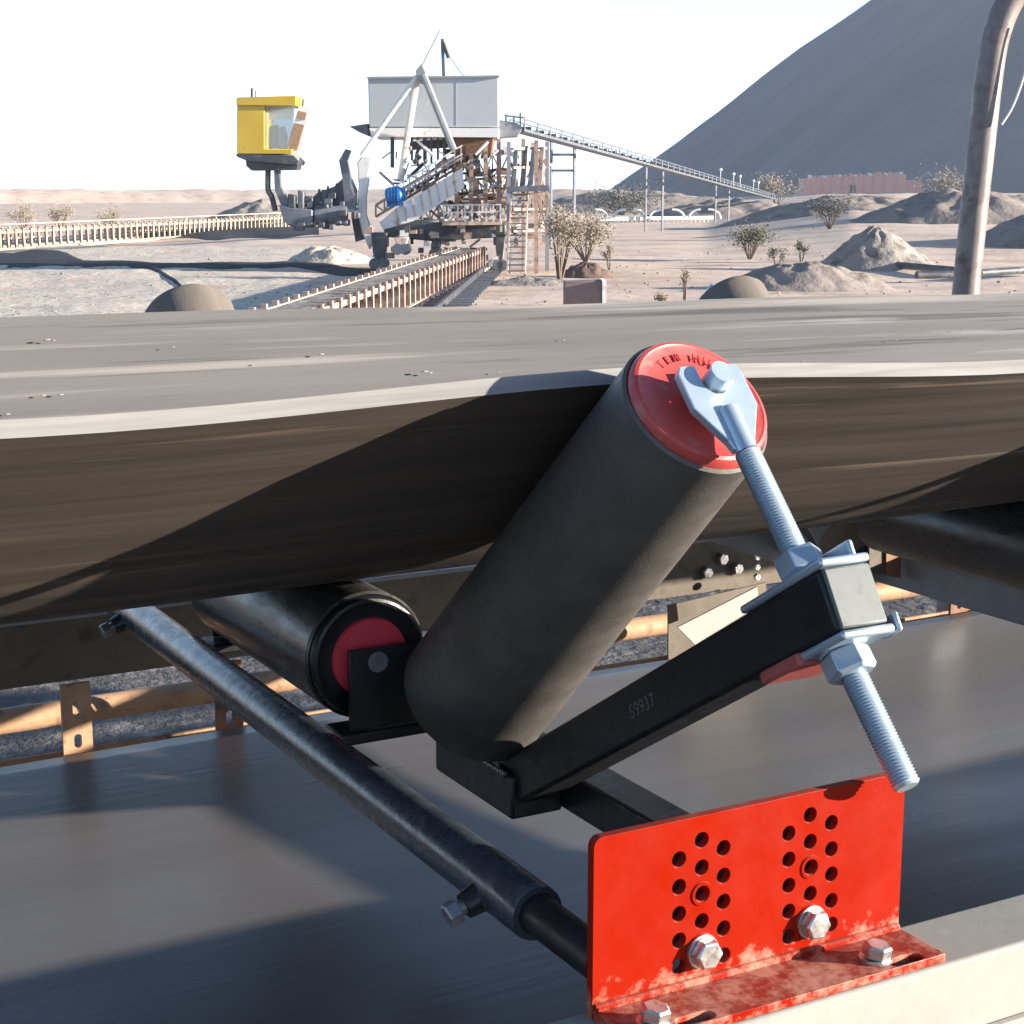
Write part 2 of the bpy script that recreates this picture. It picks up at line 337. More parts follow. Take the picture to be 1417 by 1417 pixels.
# pale gravel spread
def gravel_field():
    mb = MB(); vv = []; ff = []; nx, ny = 120, 60
    for j in range(ny):
        D = 30 + (j / (ny - 1)) ** 1.3 * 52
        for i in range(nx):
            px = -160 + 690 * i / (nx - 1); lim = min(1, (530 - px) / 120, j / 5, (ny - 1 - j) / 6)
            p = G(px, D); p.z = ground_h(D, px) + .012 - .08 * (1 - lim) + .02 * fbm(p.x, p.y, 6, 1.3) * lim; vv.append(p)
    for j in range(ny - 1):
        for i in range(nx - 1): a = j * nx + i; ff.append((a, a + 1, a + nx + 1, a + nx))
    mb.add(vv, ff); o = mb.build('ground_gravel', M['gravel']); o['kind'] = 'structure'
gravel_field()

# dark floor added all round the conveyor to cut light bounced off the ground
mb = MB(); vv = [(2.0, 1.5, GZ + .06)]; ff = []
for k in range(1, 13):
    for i in range(72):
        a = 2 * math.pi * i / 72; r = k / 12 * (24 + 2.5 * noise.noise(Vector((math.cos(a) * 2, math.sin(a) * 2, 0)))); x, y = 2 + r * math.cos(a), 1.5 + r * math.sin(a)
        vv.append((x, y, GZ + (.05 + .05 * fbm(x, y, 5, .8) if k < 12 else -.2) + (.02 if k < 12 else 0)))
for i in range(72): ff.append((0, 1 + i, 1 + (i + 1) % 72))
for k in range(11):
    for i in range(72): j = (i + 1) % 72; a = 1 + k * 72; ff.append((a + i, a + 72 + i, a + 72 + j, a + j))
mb.add(vv, ff); o = mb.build('ground_bounce_absorber', M['bounce_absorber']); o['kind'] = 'structure'
# the great stockpile: long ridge at its angle of repose
def stockpile():
    A = G(1640, 900); B = G(2300, 560); H = 219; tan = math.tan(R(35.5)); mb = MB(); vv = []; ff = []
    nx, ny = 150, 110
    x0, x1, y0, y1 = -400, 700, -390, 640
    C = G(1640, 900); d = (B - A); L2 = d.length_squared
    for j in range(ny + 1):
        for i in range(nx + 1):
            p = C + RT * (x0 + (x1 - x0) * i / nx) + FH * (y0 + (y1 - y0) * j / ny - 200)
            t = max(0, min(1, (p - A).dot(d) / L2)); q = A + d * t; r = math.hypot(p.x - q.x, p.y - q.y)
            z = H - tan * r; z = z if z < 105 else 105 + 25 * math.tanh((z - 105) / 25)
            z += fbm(p.x, p.y, 6, .012) * 2.6
            vv.append((p.x, p.y, max(z, -1.0) + GZ))
    for j in range(ny):
        for i in range(nx): a = j * (nx + 1) + i; ff.append((a, a + 1, a + nx + 2, a + nx + 1))
    mb.add(vv, ff); o = mb.build('stockpile', M['stockpile']); tag(o, 'huge smooth blue grey ore stockpile rising out of the picture on the right', 'stockpile')
stockpile()

# ================================================================== CONVEYOR, near
X0, PITCHX = .923, 1.10
TH = R(42.8); AX = Vector((0, math.cos(TH), -math.sin(TH))); NO = -AX; RD = Vector((0, -math.sin(TH), -math.cos(TH)))
CAPC = Vector((X0, 1.307, -.202)); RR = .078; YC = 2.0
def belt_profile():
    n = Vector((0, math.sin(TH), math.cos(TH))); s0 = CAPC + n * RR
    zb = -.547 + .079
    lip = s0 + AX * ((1.41 - s0.y) / AX.y); cor = s0 + AX * ((s0.z - zb) / math.sin(TH))
    tl = .20; pts = []
    a = cor - AX * tl; b = cor + Vector((0, tl, 0))
    for k in range(8): f = k / 8; pts.append(lip.lerp(a, f))
    for k in range(13):
        f = k / 12; pts.append(a * (1 - f) ** 2 + cor * (2 * f * (1 - f)) + b * f * f)
    half = [(p.y, p.z) for p in pts]
    full = half + [(2 * YC - y, z) for (y, z) in reversed(half)]
    return full
PROF = belt_profile()
def sagf(X):
    u = ((X - X0) / PITCHX) % 1.0; return math.sin(math.pi * u) ** 2
def carrying_belt():
    mb = MB(); vv = []; n = len(PROF); xs = [-1.6 + .06 * i for i in range(190)]; T = .019
    for X in xs:
        s = sagf(X)
        for side in (0, 1):
            for k, (y, z) in enumerate(PROF):
                e = abs(y - YC) / .6                       # 1 at the lips, 0 on the centre line
                yy = y; r_ = max(0, min(1, (X - X0) / .55)); q_ = (.012 * s if X < X0 else .017 * r_ * r_ * (3 - 2 * r_)) if y < YC else .002 * s + max(0, .009 + .012 * (X - .55))
                zz = z - .002 * s - q_ * e * e
                # normal in YZ
                k0, k1 = max(k - 1, 0), min(k + 1, n - 1); ty = PROF[k1][0] - PROF[k0][0]; tz = PROF[k1][1] - PROF[k0][1]; L = math.hypot(ty, tz)
                if side: yy += -tz / L * T; zz += ty / L * T
                vv.append((X, yy, zz + .0015))
    ff = []; mats = []
    W2 = 2 * n
    for i in range(len(xs) - 1):
        a, b = i * W2, (i + 1) * W2
        for k in range(n - 1):
            ff.append((a + k, a + k + 1, b + k + 1, b + k)); mats.append(0)
            ff.append((a + n + k, b + n + k, b + n + k + 1, a + n + k + 1)); mats.append(1)
        ff.append((a, b, b + n, a + n)); mats.append(2)
        ff.append((a + n - 1, a + 2 * n - 1, b + 2 * n - 1, b + n - 1)); mats.append(2)
    mb.add(vv, ff); o = mb.build('conveyor_belt', M['belt_under'])
    o.data.materials.append(M['belt_top']); o.data.materials.append(M['belt_edge'])
    for p, m in zip(o.data.polygons, mats): p.material_index = m
    o.data.set_sharp_from_angle(angle=R(50))
    tag(o, 'troughed grey rubber conveyor belt running across the picture above the rollers', 'conveyor belt')
carrying_belt()
def return_belt():
    mb = MB(); vv = []; ff = []; n = 40; xs = [-1.6 + .2 * i for i in range(60)]
    for X in xs:
        for k in range(n + 1):
            y = 1.22 + 1.55 * k / n; z = -.95 + .008 * math.sin(X * 1.7) + .010 * math.sin(y * 4 + X * .8) ; vv.append((X, y, z))
    N = n + 1
    for i in range(len(xs) - 1):
        for k in range(n): a = i * N + k; ff.append((a, a + N, a + N + 1, a + 1))
    mb.add(vv, ff); o = mb.build('return_belt', M['belt_return'])
    sm = o.modifiers.new('thickness', 'SOLIDIFY'); sm.thickness = .014; sm.offset = -1
    tag(o, 'flat grey return belt passing below the troughed belt and rollers', 'conveyor belt')
return_belt()

# ---- stringers
mb = MB().span((-1.5, .968, -.86), (9, 1.045, -.635)); st = thing('near_stringer', (3, 1.0, GZ), 'cream painted steel stringer beam under the red bracket', 'beam')
mb.build('web', M['cream'], st, bevel=.004)
MB().span((-1.5, .9595, -.72), (9, .9675, -.7)).build('rib', M['cream'], st, bevel=.002)
MB().span((-1.5, .964, -.7245), (9, .9678, -.7205)).build('rust_seam', M['rust'], st)
MB().span((-1.5, .945, -.875), (9, 1.045, -.8605)).build('lower_flange', M['cream'], st, bevel=.002)
for x in (-.6, 2.6, 5.8): MB().span((x, .975, GZ), (x + .1, 1.04, -.8755)).build('leg', M['cream'], st)

def flat(pts, Y, name, m, th=.006, par=None):
    off = Vector((PITCHX, 0, 0)) if par is not st_far else Vector((0, 0, 0))
    MB().prism([onY(x, y, Y) - off for x, y in pts], (0, th, 0)).build(name, m, par)
YF = 2.86
st = thing('far_stringer', (3, YF, GZ), 'brown dusty steel stringer channel on the far side of the belt', 'beam'); st_far = st
MB().span((-1.5, YF, -.845), (9, YF + .008, -.735)).build('web', M['brown_steel'], st)
MB().span((-1.5, YF - .0, -.735), (9, YF + .07, -.727)).build('top_flange', M['blue_steel'], st)
MB().span((-1.5, YF + .009, -.845), (9, YF + .07, -.837)).build('bottom_flange', M['brown_steel'], st)
MB().span((-1.5, YF + .08, -1.055), (9, YF + .088, -1.0)).span((-1.5, YF + .0, -1.063), (9, YF + .09, -1.0555)).build('lower_angle', M['rust_pale'], st, bevel=.001)
mb = MB(); mb.cyl((-1.5, YF + .17, -.955), (9, YF + .17, -.955), .024, n=14); mb.build('pipe', M['rust_pale'], st)
def slotted_post(x):
    # flat bar with slotted holes
    out = [(x, -1.055), (x + .052, -1.055), (x + .052, -.85), (x, -.85)]; holes = []
    for zc in (-1.02, -.955, -.895):
        holes.append([(x + .026 + .007 * math.cos(a), zc + (.006 if math.sin(a) > 0 else -.006) + .007 * math.sin(a)) for a in [2 * math.pi * (i + .5) / 12 for i in range(12)]])
    return plate_with_holes(out, holes)
def plate_with_holes(outline, holes):
    vs_ = [Vector(p) for p in outline]; es = [(i, (i + 1) % len(outline)) for i in range(len(outline))]
    for h in holes:
        o = len(vs_); vs_ += [Vector(p) for p in h]; es += [(o + i, o + (i + 1) % len(h)) for i in range(len(h))]
    v2, e2, f2, *_ = delaunay_2d_cdt([Vector(v[:2]) for v in vs_], es, [], 1, 1e-6)
    def inside(p, poly):
        c = False
        for i in range(len(poly)):
            a, b = poly[i], poly[i - 1]
            if (a[1] > p[1]) != (b[1] > p[1]) and p[0] < (b[0] - a[0]) * (p[1] - a[1]) / (b[1] - a[1]) + a[0]: c = not c
        return c
    fs_ = []
    for f in f2:
        c = sum((Vector(v2[i]) for i in f), Vector((0, 0))) / len(f)
        if inside(c, outline) and not any(inside(c, h) for h in holes): fs_.append(list(f))
    return [Vector(v) for v in v2], fs_
def plate_mesh(flat, to3, ext):
    """thick plate from a flat triangulation; to3 maps (u,v) to space, ext is the thickness vector"""
    v2, fs_ = flat; ext = Vector(ext); mb = MB(); n = len(v2)
    p = [to3(v) for v in v2]; edges = {}
    nrm = None
    for f in fs_:
        for i in range(len(f)): edges.setdefault((f[i], f[(i + 1) % len(f)]), 0); edges[(f[i], f[(i + 1) % len(f)])] += 1
    f0 = fs_[0]; nn = (p[f0[1]] - p[f0[0]]).cross(p[f0[2]] - p[f0[1]]); flip = nn.dot(ext) > 0
    F = []
    for f in fs_: F.append(tuple(reversed(f)) if flip else tuple(f)); F.append(tuple(i + n for i in (f if flip else reversed(f))))
    for (a, b) in edges:
        if (b, a) not in edges: F.append((a, b, b + n, a + n) if flip else (b, a, a + n, b + n))
    mb.add(p + [q + ext for q in p], F); return mb
for x in (.675, .955, 2.1, 2.75, 3.3):
    plate_mesh(slotted_post(x), lambda v: Vector((v[0], YF - .008, v[1])), (0, .0075, 0)).build('slotted_strap', M['rust_pale'] if x < .8 else M['rust'], st, smooth=False)
for x in (-.4, 2.4, 5.6): MB().span((x, YF + .012, GZ), (x + .08, YF + .07, -.866)).build('leg', M['rust'], st)
# bolts on the web
for (x, z) in ((2.05, -.80), (2.09, -.775), (2.13, -.80), (2.4, -.80), (1.2, -.8), (3.6, -.79)):
    MB().hexp((x, YF, z), (0, -1, 0), .013, .014).build('bolt', M['steel'], st)
flat([(938, 868), (1048, 812), (1051, 842), (1030, 850), (962, 892)], 2.70, 'sunlit_patch', M['cream'], .004, st)  # cream sheet shaped as the patch of sunlight on the far panel
flat([(925, 838), (1060, 806), (1060, 900), (925, 922)], 2.80, 'guard_panel', M['brown_steel'], .004, st)
flat([(1300, 770), (1340, 776), (1340, 815), (1300, 806)], 2.80, 'junction_plate', M['grey_steel'], .02, st)
for q in range(3): MB().hexp(onY(1046, 770 + q * 14, 2.79), (0, -1, 0), .008, .008).build('bolt', M['steel'], st)
# pebbles spilled along the ledge
mb = MB(); r2 = random.Random(3)
ico = bmesh.new(); bmesh.ops.create_icosphere(ico, subdivisions=1, radius=1); iv = [v.co.copy() for v in ico.verts]; i_f = [tuple(v.index for v in f.verts) for f in ico.faces]; ico.free()
for k in range(700):
    x = r2.uniform(.3, 4.2); y = YF + r2.uniform(.004, .078); s = r2.uniform(.003, .009); z = -1.0545 + s * .6
    mb.add([(x + v.x * s * r2.uniform(.7, 1.3), y + v.y * s, z + v.z * s * .8) for v in iv], i_f)
o = mb.build('spilled_pebbles', M['pebble'], smooth=False); tag(o, 'dark pebbles spilled along the rusty ledge behind the return belt', 'pebbles', kind='stuff')

# ---- idler assembly
def roller(parent, p0, ax, L, lag, capr, cap_mat, shaft_out=.052, grow=0):
    p0 = Vector(p0); m = M['lagging'] if lag else M['black_steel']; ax = ax.normalized(); g = lambda k: RR + grow * k
    prof = [(.004, capr + .001), (.0, capr + .0015), (0, RR - .003), (.003, RR)] + [(L * k / 12, g(k / 12)) for k in range(1, 12)] + [(L - .003, g(1)), (L, g(1) - .003), (L, .05)]
    sh = MB().lathe(p0, ax, prof, 64).build('roller', m, parent)
    cp = MB().lathe(p0, -ax, [(-.02, capr), (.004, capr), (.009, capr - .0025), (.0105, capr - .006), (.009, capr - .0085), (.0085, .03), (.011, .026), (.011, .014)], 64).build('end_cap', cap_mat, sh)
    MB().cyl(p0 + ax * L * .5, p0 - ax * shaft_out, .0125, n=32).build('shaft', M['zinc'] if lag else M['dark_bolt'], sh)
    MB().lathe(p0 + ax * (L + .001), ax, [(0, .05), (.004, .05), (.004, .013), (.03, .0125)], 32).build('inner_cap', M['red_cap'], sh)
    return sh
def thread(o, d, s0, s1, r, pitch=.003, n=20):
    prof = []; s = s0
    while s < s1 - .003:
        prof += [(s, r - .0024), (s + pitch * .5, r)]; s += pitch
    prof += [(s1 - .002, r - .0006), (s1, r - .003)]; return MB().lathe(o, d, prof, n)

def mir(mb, do):
    if not do: return mb
    for v in mb.v: v.y = 2 * YC - v.y
    mb.f = [tuple(reversed(f)) for f in mb.f]; return mb
def text_mb(txt, size, place, ext):
    """letters as real little solids; place maps (x,y) of the text plane into space"""
    cu = bpy.data.curves.new('t', 'FONT'); cu.body = txt; cu.size = size; cu.align_x = 'CENTER'; cu.resolution_u = 2
    ob = bpy.data.objects.new('t', cu); col.objects.link(ob); dg = bpy.context.evaluated_depsgraph_get()
    me = ob.evaluated_get(dg).to_mesh(); vv = [v.co.copy() for v in me.vertices]; ff = [tuple(p.vertices) for p in me.polygons]
    ob.evaluated_get(dg).to_mesh_clear(); bpy.data.objects.remove(ob); bpy.data.curves.remove(cu)
    flat = ([Vector((v.x, v.y)) for v in vv], ff)
    return plate_mesh(flat, place, ext)

BD = Vector((0, math.cos(R(31.2)), -math.sin(R(31.2)))); BN = Vector((0, math.sin(R(31.2)), math.cos(R(31.2))))
def make_idler(main):
    X = X0; xo = Vector((-.045, 0, -.014 if main else -.027)) + NO * .012
    t = thing('trough_idler', (X0, YC, -.735), '', 'idler')
    nb = Vector((0, math.sin(TH), math.cos(TH)))
    r1 = roller(t, CAPC, AX + Vector((-.055, 0, 0)) - nb * .024, .56, True, .0735, M['red_cap'], grow=.0125)
    if main:
        # molded lettering round the cap
        mbL = MB(); cc = CAPC - AX * .0087; ux = Vector((1, 0, 0)); uy = ux.cross(AX) * 1.0
        if uy.z < 0: uy = -uy
        for i, ch in enumerate('TRI TEH HUK'):
            if ch == ' ': continue
            a = R(172 - 12.5 * i); rr = .047
            cpt = cc + (ux * math.cos(a) + uy * math.sin(a)) * rr; tx = ux * math.sin(a) - uy * math.cos(a); ty = ux * math.cos(a) + uy * math.sin(a)
            mb1 = text_mb(ch, .0125, lambda v, c=cpt, tx=tx, ty=ty: c + tx * v.x + ty * v.y, -AX * .0012)
            mbL.add(mb1.v, mb1.f)
        mbL.build('lettering', M['letter'], r1, smooth=False)
    # centre roller, set ahead of the wings
    CX, CZ = (.787 if main else .875), -.547
    r2_ = roller(t, (CX, 1.785, CZ), Vector((0, 1, 0)), .43, False, .0735, M['black_paint'], .034)
    MB().lathe((CX, 1.785, CZ), (0, -1, 0), [(.0085, .0485), (.013, .047), (.0135, .03), (.0135, .015)], 48).build('seal_ring', M['crimson'], r2_)
    # far wing
    fm = MB()
    Lf = .56
    prof = [(.0, .05), (0, RR - .003), (.003, RR)] + [(Lf * k / 8, RR) for k in range(1, 8)] + [(Lf - .003, RR), (Lf, RR - .003), (Lf, .05)]
    r3 = mir(MB().lathe(CAPC + xo, AX, prof, 64), True).build('roller', M['dusty_lag'], t)
    mir(MB().lathe(CAPC + xo, -AX, [(-.02, .0735), (.004, .0735), (.010, .069), (.0085, .03), (.0085, .014)], 48), True).build('end_cap', M['dusty_lag'], r3)
    mir(MB().cyl(CAPC + xo + AX * .2, CAPC + xo - AX * .045, .0125), True).build('shaft', M['zinc'], r3)
    for far in (False, True):
        # yoke plate on the shaft end
        yo = CAPC - AX * .029 + (xo if far else Vector())
        out = []
        def U(x, s): return (x, s)
        out = [U(-.036, -.012), U(-.031, -.020), U(-.0135, -.020)]
        out += [U(.0135 * math.cos(a), .0135 * math.sin(a)) for a in [math.pi - math.pi * i / 10 for i in range(11)]]
        out += [U(.0135, -.020), U(.031, -.020), U(.036, -.012), U(.036, .028), U(.015, .066), U(.012, .076), U(-.012, .076), U(-.015, .066), U(-.036, .028)]
        flat = plate_with_holes(out, [])
        yk = mir(plate_mesh(flat, lambda v: yo + Vector((1, 0, 0)) * v[0] + RD * v[1], -AX * .009), far).build('yoke_plate', M['zinc'], t, smooth=False, bevel=.0012)
        ro = CAPC - AX * .036 + (xo if far else Vector())
        mir(MB().lathe(ro, RD, [(.03, .0085), (.032, .0105), (.08, .0105), (.08, .012)], 24), far).build('rod_shank', M['zinc'], t)
        rod = mir(thread(ro, RD, .080, .418, .0122), far).build('threaded_rod', M['zinc'], t)
        for (s, h) in ((.19, .0225), (.2905, .0225)):
            mir(MB().hexp(ro + RD * s, RD, .0225, h, .3 if s < .25 else .55), far).build('nut', M['zinc'], rod, bevel=.0008)
            if s > .25: mir(MB().lathe(ro + RD * (s - .004), RD, [(0, .012), (0, .021), (.0035, .021), (.0035, .012)], 28), far).build('washer', M['zinc'], rod)
        # inclined arm
        capc = Vector((X, 1.074, -.339)); e = capc + BD * .685
        am = mir(MB().bar(capc, e, .052, .056, BN), far).build('arm', M['black_paint'], t, bevel=.005, seg=3)
        ax3 = (Vector((1, 0, 0)), BN, BD)
        mir(MB().box(capc - BD * .0025, (.05, .054, .005), ax3), far).build('arm_end_plate', M['galv'], am, bevel=.002)
        # thick saddle plates above and below the arm
        ax3 = (Vector((1, 0, 0)), BN, BD); xx = Vector((1, 0, 0))
        c_up = capc + BN * .0322
        sp = mir(MB().box(c_up + BD * .058, (.054, .008, .13), ax3), far).build('saddle_plate', M['zinc'], am, bevel=.003)
        mir(MB().box(c_up + BD * .040 + BN * .009 + xx * .0255, (.006, .026, .06), ax3), far).build('saddle_lip', M['zinc'], sp, bevel=.0025)
        c_dn = capc - BN * .0322
        sp = mir(MB().box(c_dn + BD * .047 + xx * .002, (.058, .008, .105), ax3), far).build('saddle_plate', M['zinc'], am, bevel=.003)
        mir(MB().box(c_dn + xx * .0335 + BD * .006 + BN * .004, (.005, .018, .028), ax3), far).build('saddle_lip', M['zinc'], sp, bevel=.0025)
        mir(MB().box(c_dn + BD * .088 - BN * .0015, (.062, .0125, .062), ax3), far).build('reflection_tip', M['red_reflection'], am, bevel=.003)  # added red block, stands for the bracket reflected in the lower plate
        # foot of the arm and its shelf
        if not main and far: continue
        mir(MB().span((.889, 1.61, -.716), (.957, 1.81, -.664)), far).build('arm_foot', M['black_paint'], t, bevel=.004)
        mir(MB().prism([(.9, 1.70, -.6635), (.9, 1.80, -.6635), (.9, 1.80, -.60), (.9, 1.775, -.585)], (.02, 0, 0)), far).build('roller_lug', M['black_paint'], t, bevel=.002)
        wb = MB()
        for q in range(12): c = Vector((.8885, 1.625 + q * .006, -.664 + .0005 * (q % 2))); wb.lathe(c - Vector((0, .004, 0)), (0, 1, 0), [(0, .001), (.003, .0042), (.006, .0042), (.009, .001)], 8)
        mir(wb, far).build('weld_bead', M['black_steel'], t)
        # centre roller bracket
        mir(MB().prism([(CX - .036, 1.753, -.628), (CX + .09, 1.753, -.628), (CX + .13, 1.753, -.60), (CX + .10, 1.753, -.530), (CX - .036, 1.753, -.530)], (0, .006, 0)), far).build('roller_bracket', M['black_paint'], t, bevel=.001)
        mir(MB().span((CX - .05, 1.745, -.643), (.9585, 1.80, -.6285)), far).build('bracket_base', M['black_paint'], t, bevel=.003)
        # behind the bracket: link into the base
    MB().span((.959, 1.046, -.715), (1.012, 2 * YC - 1.144, -.667 if main else -.645)).build('base_beam', M['blue_steel'] if not main else M['black_paint'], t, bevel=.004)
    MB().prism([(.985, 2.24, -.6665), (.985, 2.36, -.6665), (.985, 2.33, -.56), (.985, 2.27, -.56)], (.006, 0, 0)).build('gusset', M['rust'], t)
    return t
main_idler = make_idler(True)
main_idler['label'] = 'trough idler with red end cap, zinc threaded rod and black arm, nearest the camera'
arm = [c for c in main_idler.children if c.name.startswith('arm') and 'foot' not in c.name][0]
# chalked number on the arm's side
ax_u = -BD
place = lambda v: Vector((X0 - .0262, 0, 0)) + Vector((0, 1, 0)) * 0 + (lambda c: Vector((0, c.y, c.z)))(Vector((X0, 1.074, -.339)) + BD * .327) + ax_u * v.x + BN * (v.y - .007)
nm = text_mb('59937', .021, place, (-.0006, 0, 0)).build('number', M['chalk'], arm, smooth=False)
nxt = make_idler(False); nxt.location.x += PITCHX
nxt['label'] = 'trough idler half hidden under the belt at the right edge, blue grey base beam'
for o in (main_idler, nxt): o['group'] = 'trough idlers carrying the belt'

flat([(1158, 706), (1200, 700), (1152, 778), (1118, 786)], 2.50, 'bracket_leg', M['rust'], par=nxt)
flat([(1203, 732), (1226, 742), (1226, 795), (1203, 792)], 2.26, 'bracket_plate', M['brown_steel'], par=nxt)
flat([(1226.5, 741), (1248, 746), (1246, 800), (1226.5, 796)], 2.255, 'lit_plate_half', M['rust'], par=nxt)  # right half of the bracket plate, its sunlight put in by a lighter colour
flat([(1115, 768), (1202, 772), (1202, 800), (1125, 798)], 2.47, 'base_plate', M['blue_steel'], par=nxt)
flat([(968, 744), (1064, 727), (1102, 788)], 2.62, 'gusset_plate', M['blue_steel'], par=nxt)
# ---- telescopic tie tube
TX, TZ = .657, -.596
t = thing('tie_tube', (TX, 1.6, TZ - .03), 'dusty black telescopic tube running diagonally under the rollers', 'tube')
MB().lathe((TX, 1.145, TZ), (0, 1, 0), [(0, .018), (0, .0235), (.003, .0245), (.04, .0245), (1.23, .0245), (1.233, .0235), (1.233, .018)], 40, cap=False).build('outer_tube', M['tube_paint'], t)
MB().cyl((TX, 1.0395, TZ), (TX, 1.25, TZ), .0175, n=32).build('inner_tube', M['black_paint'], t)
MB().cyl((TX, 2.3, TZ), (TX, 2.855, TZ), .0168, n=32).build('inner_tube', M['black_paint'], t)
for y in (1.215, 2.3):
    d = Vector((-.93, 0, -.37)).normalized(); o = Vector((TX, y, TZ)) + d * .020
    b = MB().lathe(o, d, [(0, .014), (.012, .0125), (.016, .0115)], 20).build('boss', M['black_paint'], t)
    MB().lathe(o, d, [(.012, .007), (.026, .007)], 12).hexp(o + d * .022, d, .0115, .012).build('set_bolt', M['dark_bolt'], b)

# ---- red bracket
PY = 1.030
bt = thing('mounting_bracket', (.795, 1.0, -.635), 'bright red perforated angle bracket bolted on the cream beam', 'bracket')
XL, XR, ZT, ZB = .640, .951, -.486, -.627
def rc(cx, cz, r, a0, a1, n=5): return [(cx + r * math.cos(R(a0 + (a1 - a0) * i / n)), cz + r * math.sin(R(a0 + (a1 - a0) * i / n))) for i in range(n + 1)]
outl = [(XL, ZB - .008), (XR, ZB - .008)] + rc(XR - .003, ZT - .003, .003, 0, 90, 3) + rc(XL + .008, ZT - .008, .008, 90, 180)
hz = []
for xs, ys in (((355,), (310, 395, 478, 560, 640)), ((425,), (250, 335, 415, 500, 590)), ((492,), (275, 360, 440, 522, 605)),
               ((693,), (230, 310, 390, 470, 548)), ((759,), (173, 255, 333, 415, 500)), ((824,), (197, 278, 355, 437, 510))):
    for y in ys: hz.append((780 + xs[0] / 2.2245, 1050 + y / 2.2245))
bolts = [(780 + 425 / 2.2245, 1050 + 590 / 2.2245), (780 + 759 / 2.2245, 1050 + 500 / 2.2245)]
holes = []; hc = []
for p in hz:
    c = onY(*p, PY); hc.append(c)
    holes.append([(c.x + .0066 * math.cos(a), c.z + .0066 * math.sin(a)) for a in [2 * math.pi * i / 18 for i in range(18)]])
pl = plate_mesh(plate_with_holes(outl, holes), lambda v: Vector((v[0], PY, v[1])), (0, .0085, 0))
pl = pl.build('perforated_plate', M['red_paint'], bt, bevel=.0008, seg=2)
for hp in ((780 + 425 / 2.2245, 1050 + 415 / 2.2245), (780 + 759 / 2.2245, 1050 + 333 / 2.2245)):
    c = onY(*hp, PY); MB().lathe((c.x, PY, c.z), (0, -1, 0), [(-.0005, .0068), (.0012, .0072), (.0012, .0098), (-.0005, .0106)], 32, cap=False).build('hole_ring', M['red_paint'], pl)
slots = []
for (px, py) in ((1255, 1327), (965, 1408)):
    c = onZ(px, py, ZB); slots.append([(c.x + (.009 if math.cos(a) > 0 else -.012) + .0068 * math.cos(a), c.y + .0068 * math.sin(a)) for a in [2 * math.pi * (i + .5) / 20 for i in range(20)]])
fl = plate_with_holes([(XL, .972), (XR, .972), (XR, PY - .0002), (XL, PY - .0002)], slots)
plate_mesh(fl, lambda v: Vector((v[0], v[1], ZB)), (0, 0, -.0078)).build('base_flange', M['red_paint'], bt, bevel=.0008)
mbw = MB(); mbw.tube([(XL + .002, PY - .001, ZB + .001), ((XL + XR) / 2, PY - .001, ZB + .001), (XR - .002, PY - .001, ZB + .001)], .004, 10); mbw.build('bend_fillet', M['red_paint'], bt)
mbx = MB().span((XL + .01, 1.0388, -.600), (XR - .02, 1.085, -.592)).span((XL + .01, 1.0388, -.5915), (XR - .02, 1.046, -.503)); mbx.build('back_angle', M['black_paint'], bt, bevel=.001)
for i, p in enumerate(bolts):
    c = onY(*p, PY)
    b = MB().lathe((c.x, PY, c.z), (0, -1, 0), [(.0002, .0075), (.0002, .0145), (.0025, .0145), (.0025, .0075)], 28).build('washer', M['steel'], bt)
    MB().hexp((c.x, PY - .0026, c.z), (0, -1, 0), .0128, .0105, .2 + i).build('bolt_head', M['steel'], bt, bevel=.0006)
for i, (px, py) in enumerate(((1212, 1318), (905, 1405))):
    c = onZ(px, py, ZB + .006)
    MB().lathe((c.x, c.y, ZB), (0, 0, 1), [(.0002, .007), (.0002, .014), (.0025, .014), (.0025, .007)], 28).build('washer', M['steel'], bt)
    MB().hexp((c.x, c.y, ZB + .0026), (.12, -.1, 1), .0122, .0115, .5 + i).build('bolt_head', M['steel'], bt, bevel=.0006)

# ---- bent pipe post behind the belt on the right
pts = []
for (px, py) in ((1333, 470), (1336, 410), (1347, 300), (1358, 200), (1368, 110), (1377, 55), (1392, 12), (1415, -25), (1445, -50), (1480, -65)):
    pts.append(Q(px, py, 5.6))
def spline(pts, k=4):
    out = []
    for i in range(len(pts) - 1):
        p0, p1, p2, p3 = pts[max(i - 1, 0)], pts[i], pts[i + 1], pts[min(i + 2, len(pts) - 1)]
        for j in range(k):
            f = j / k; out.append(.5 * ((2 * p1) + (p2 - p0) * f + (2 * p0 - 5 * p1 + 4 * p2 - p3) * f * f + (3 * p1 - p0 - 3 * p2 + p3) * f ** 3))
    return out + [pts[-1]]
foot = pts[0].copy(); slope = (pts[1] - pts[0]); foot2 = pts[0] - slope * ((pts[0].z - GZ) / slope.z)
pp = thing('bent_post', foot2, 'weathered bent pipe post standing behind the belt at the right edge', 'post')
MB().tube([foot2] + spline(pts), .0445, 20).build('pipe', M['pole'], pp)
wp = [Q(px, py, 5.55) for (px, py) in ((1386, 172), (1400, 150), (1412, 120), (1424, 80), (1440, 30))]
MB().tube(spline(wp), .0038, 8).build('cable', M['white'], pp)
#FAR#
# ================================================================== BACKGROUND
def poly(mb, pts, D, depth): return mb.prism([Q(x, y, D) for x, y in pts], FH * depth)
def seg(mb, a, b, w_, h_=None): return mb.bar(a, b, w_, h_ or w_)
def stick(mb, a, b, r, n=8): return mb.cyl(a, b, r, n=n)

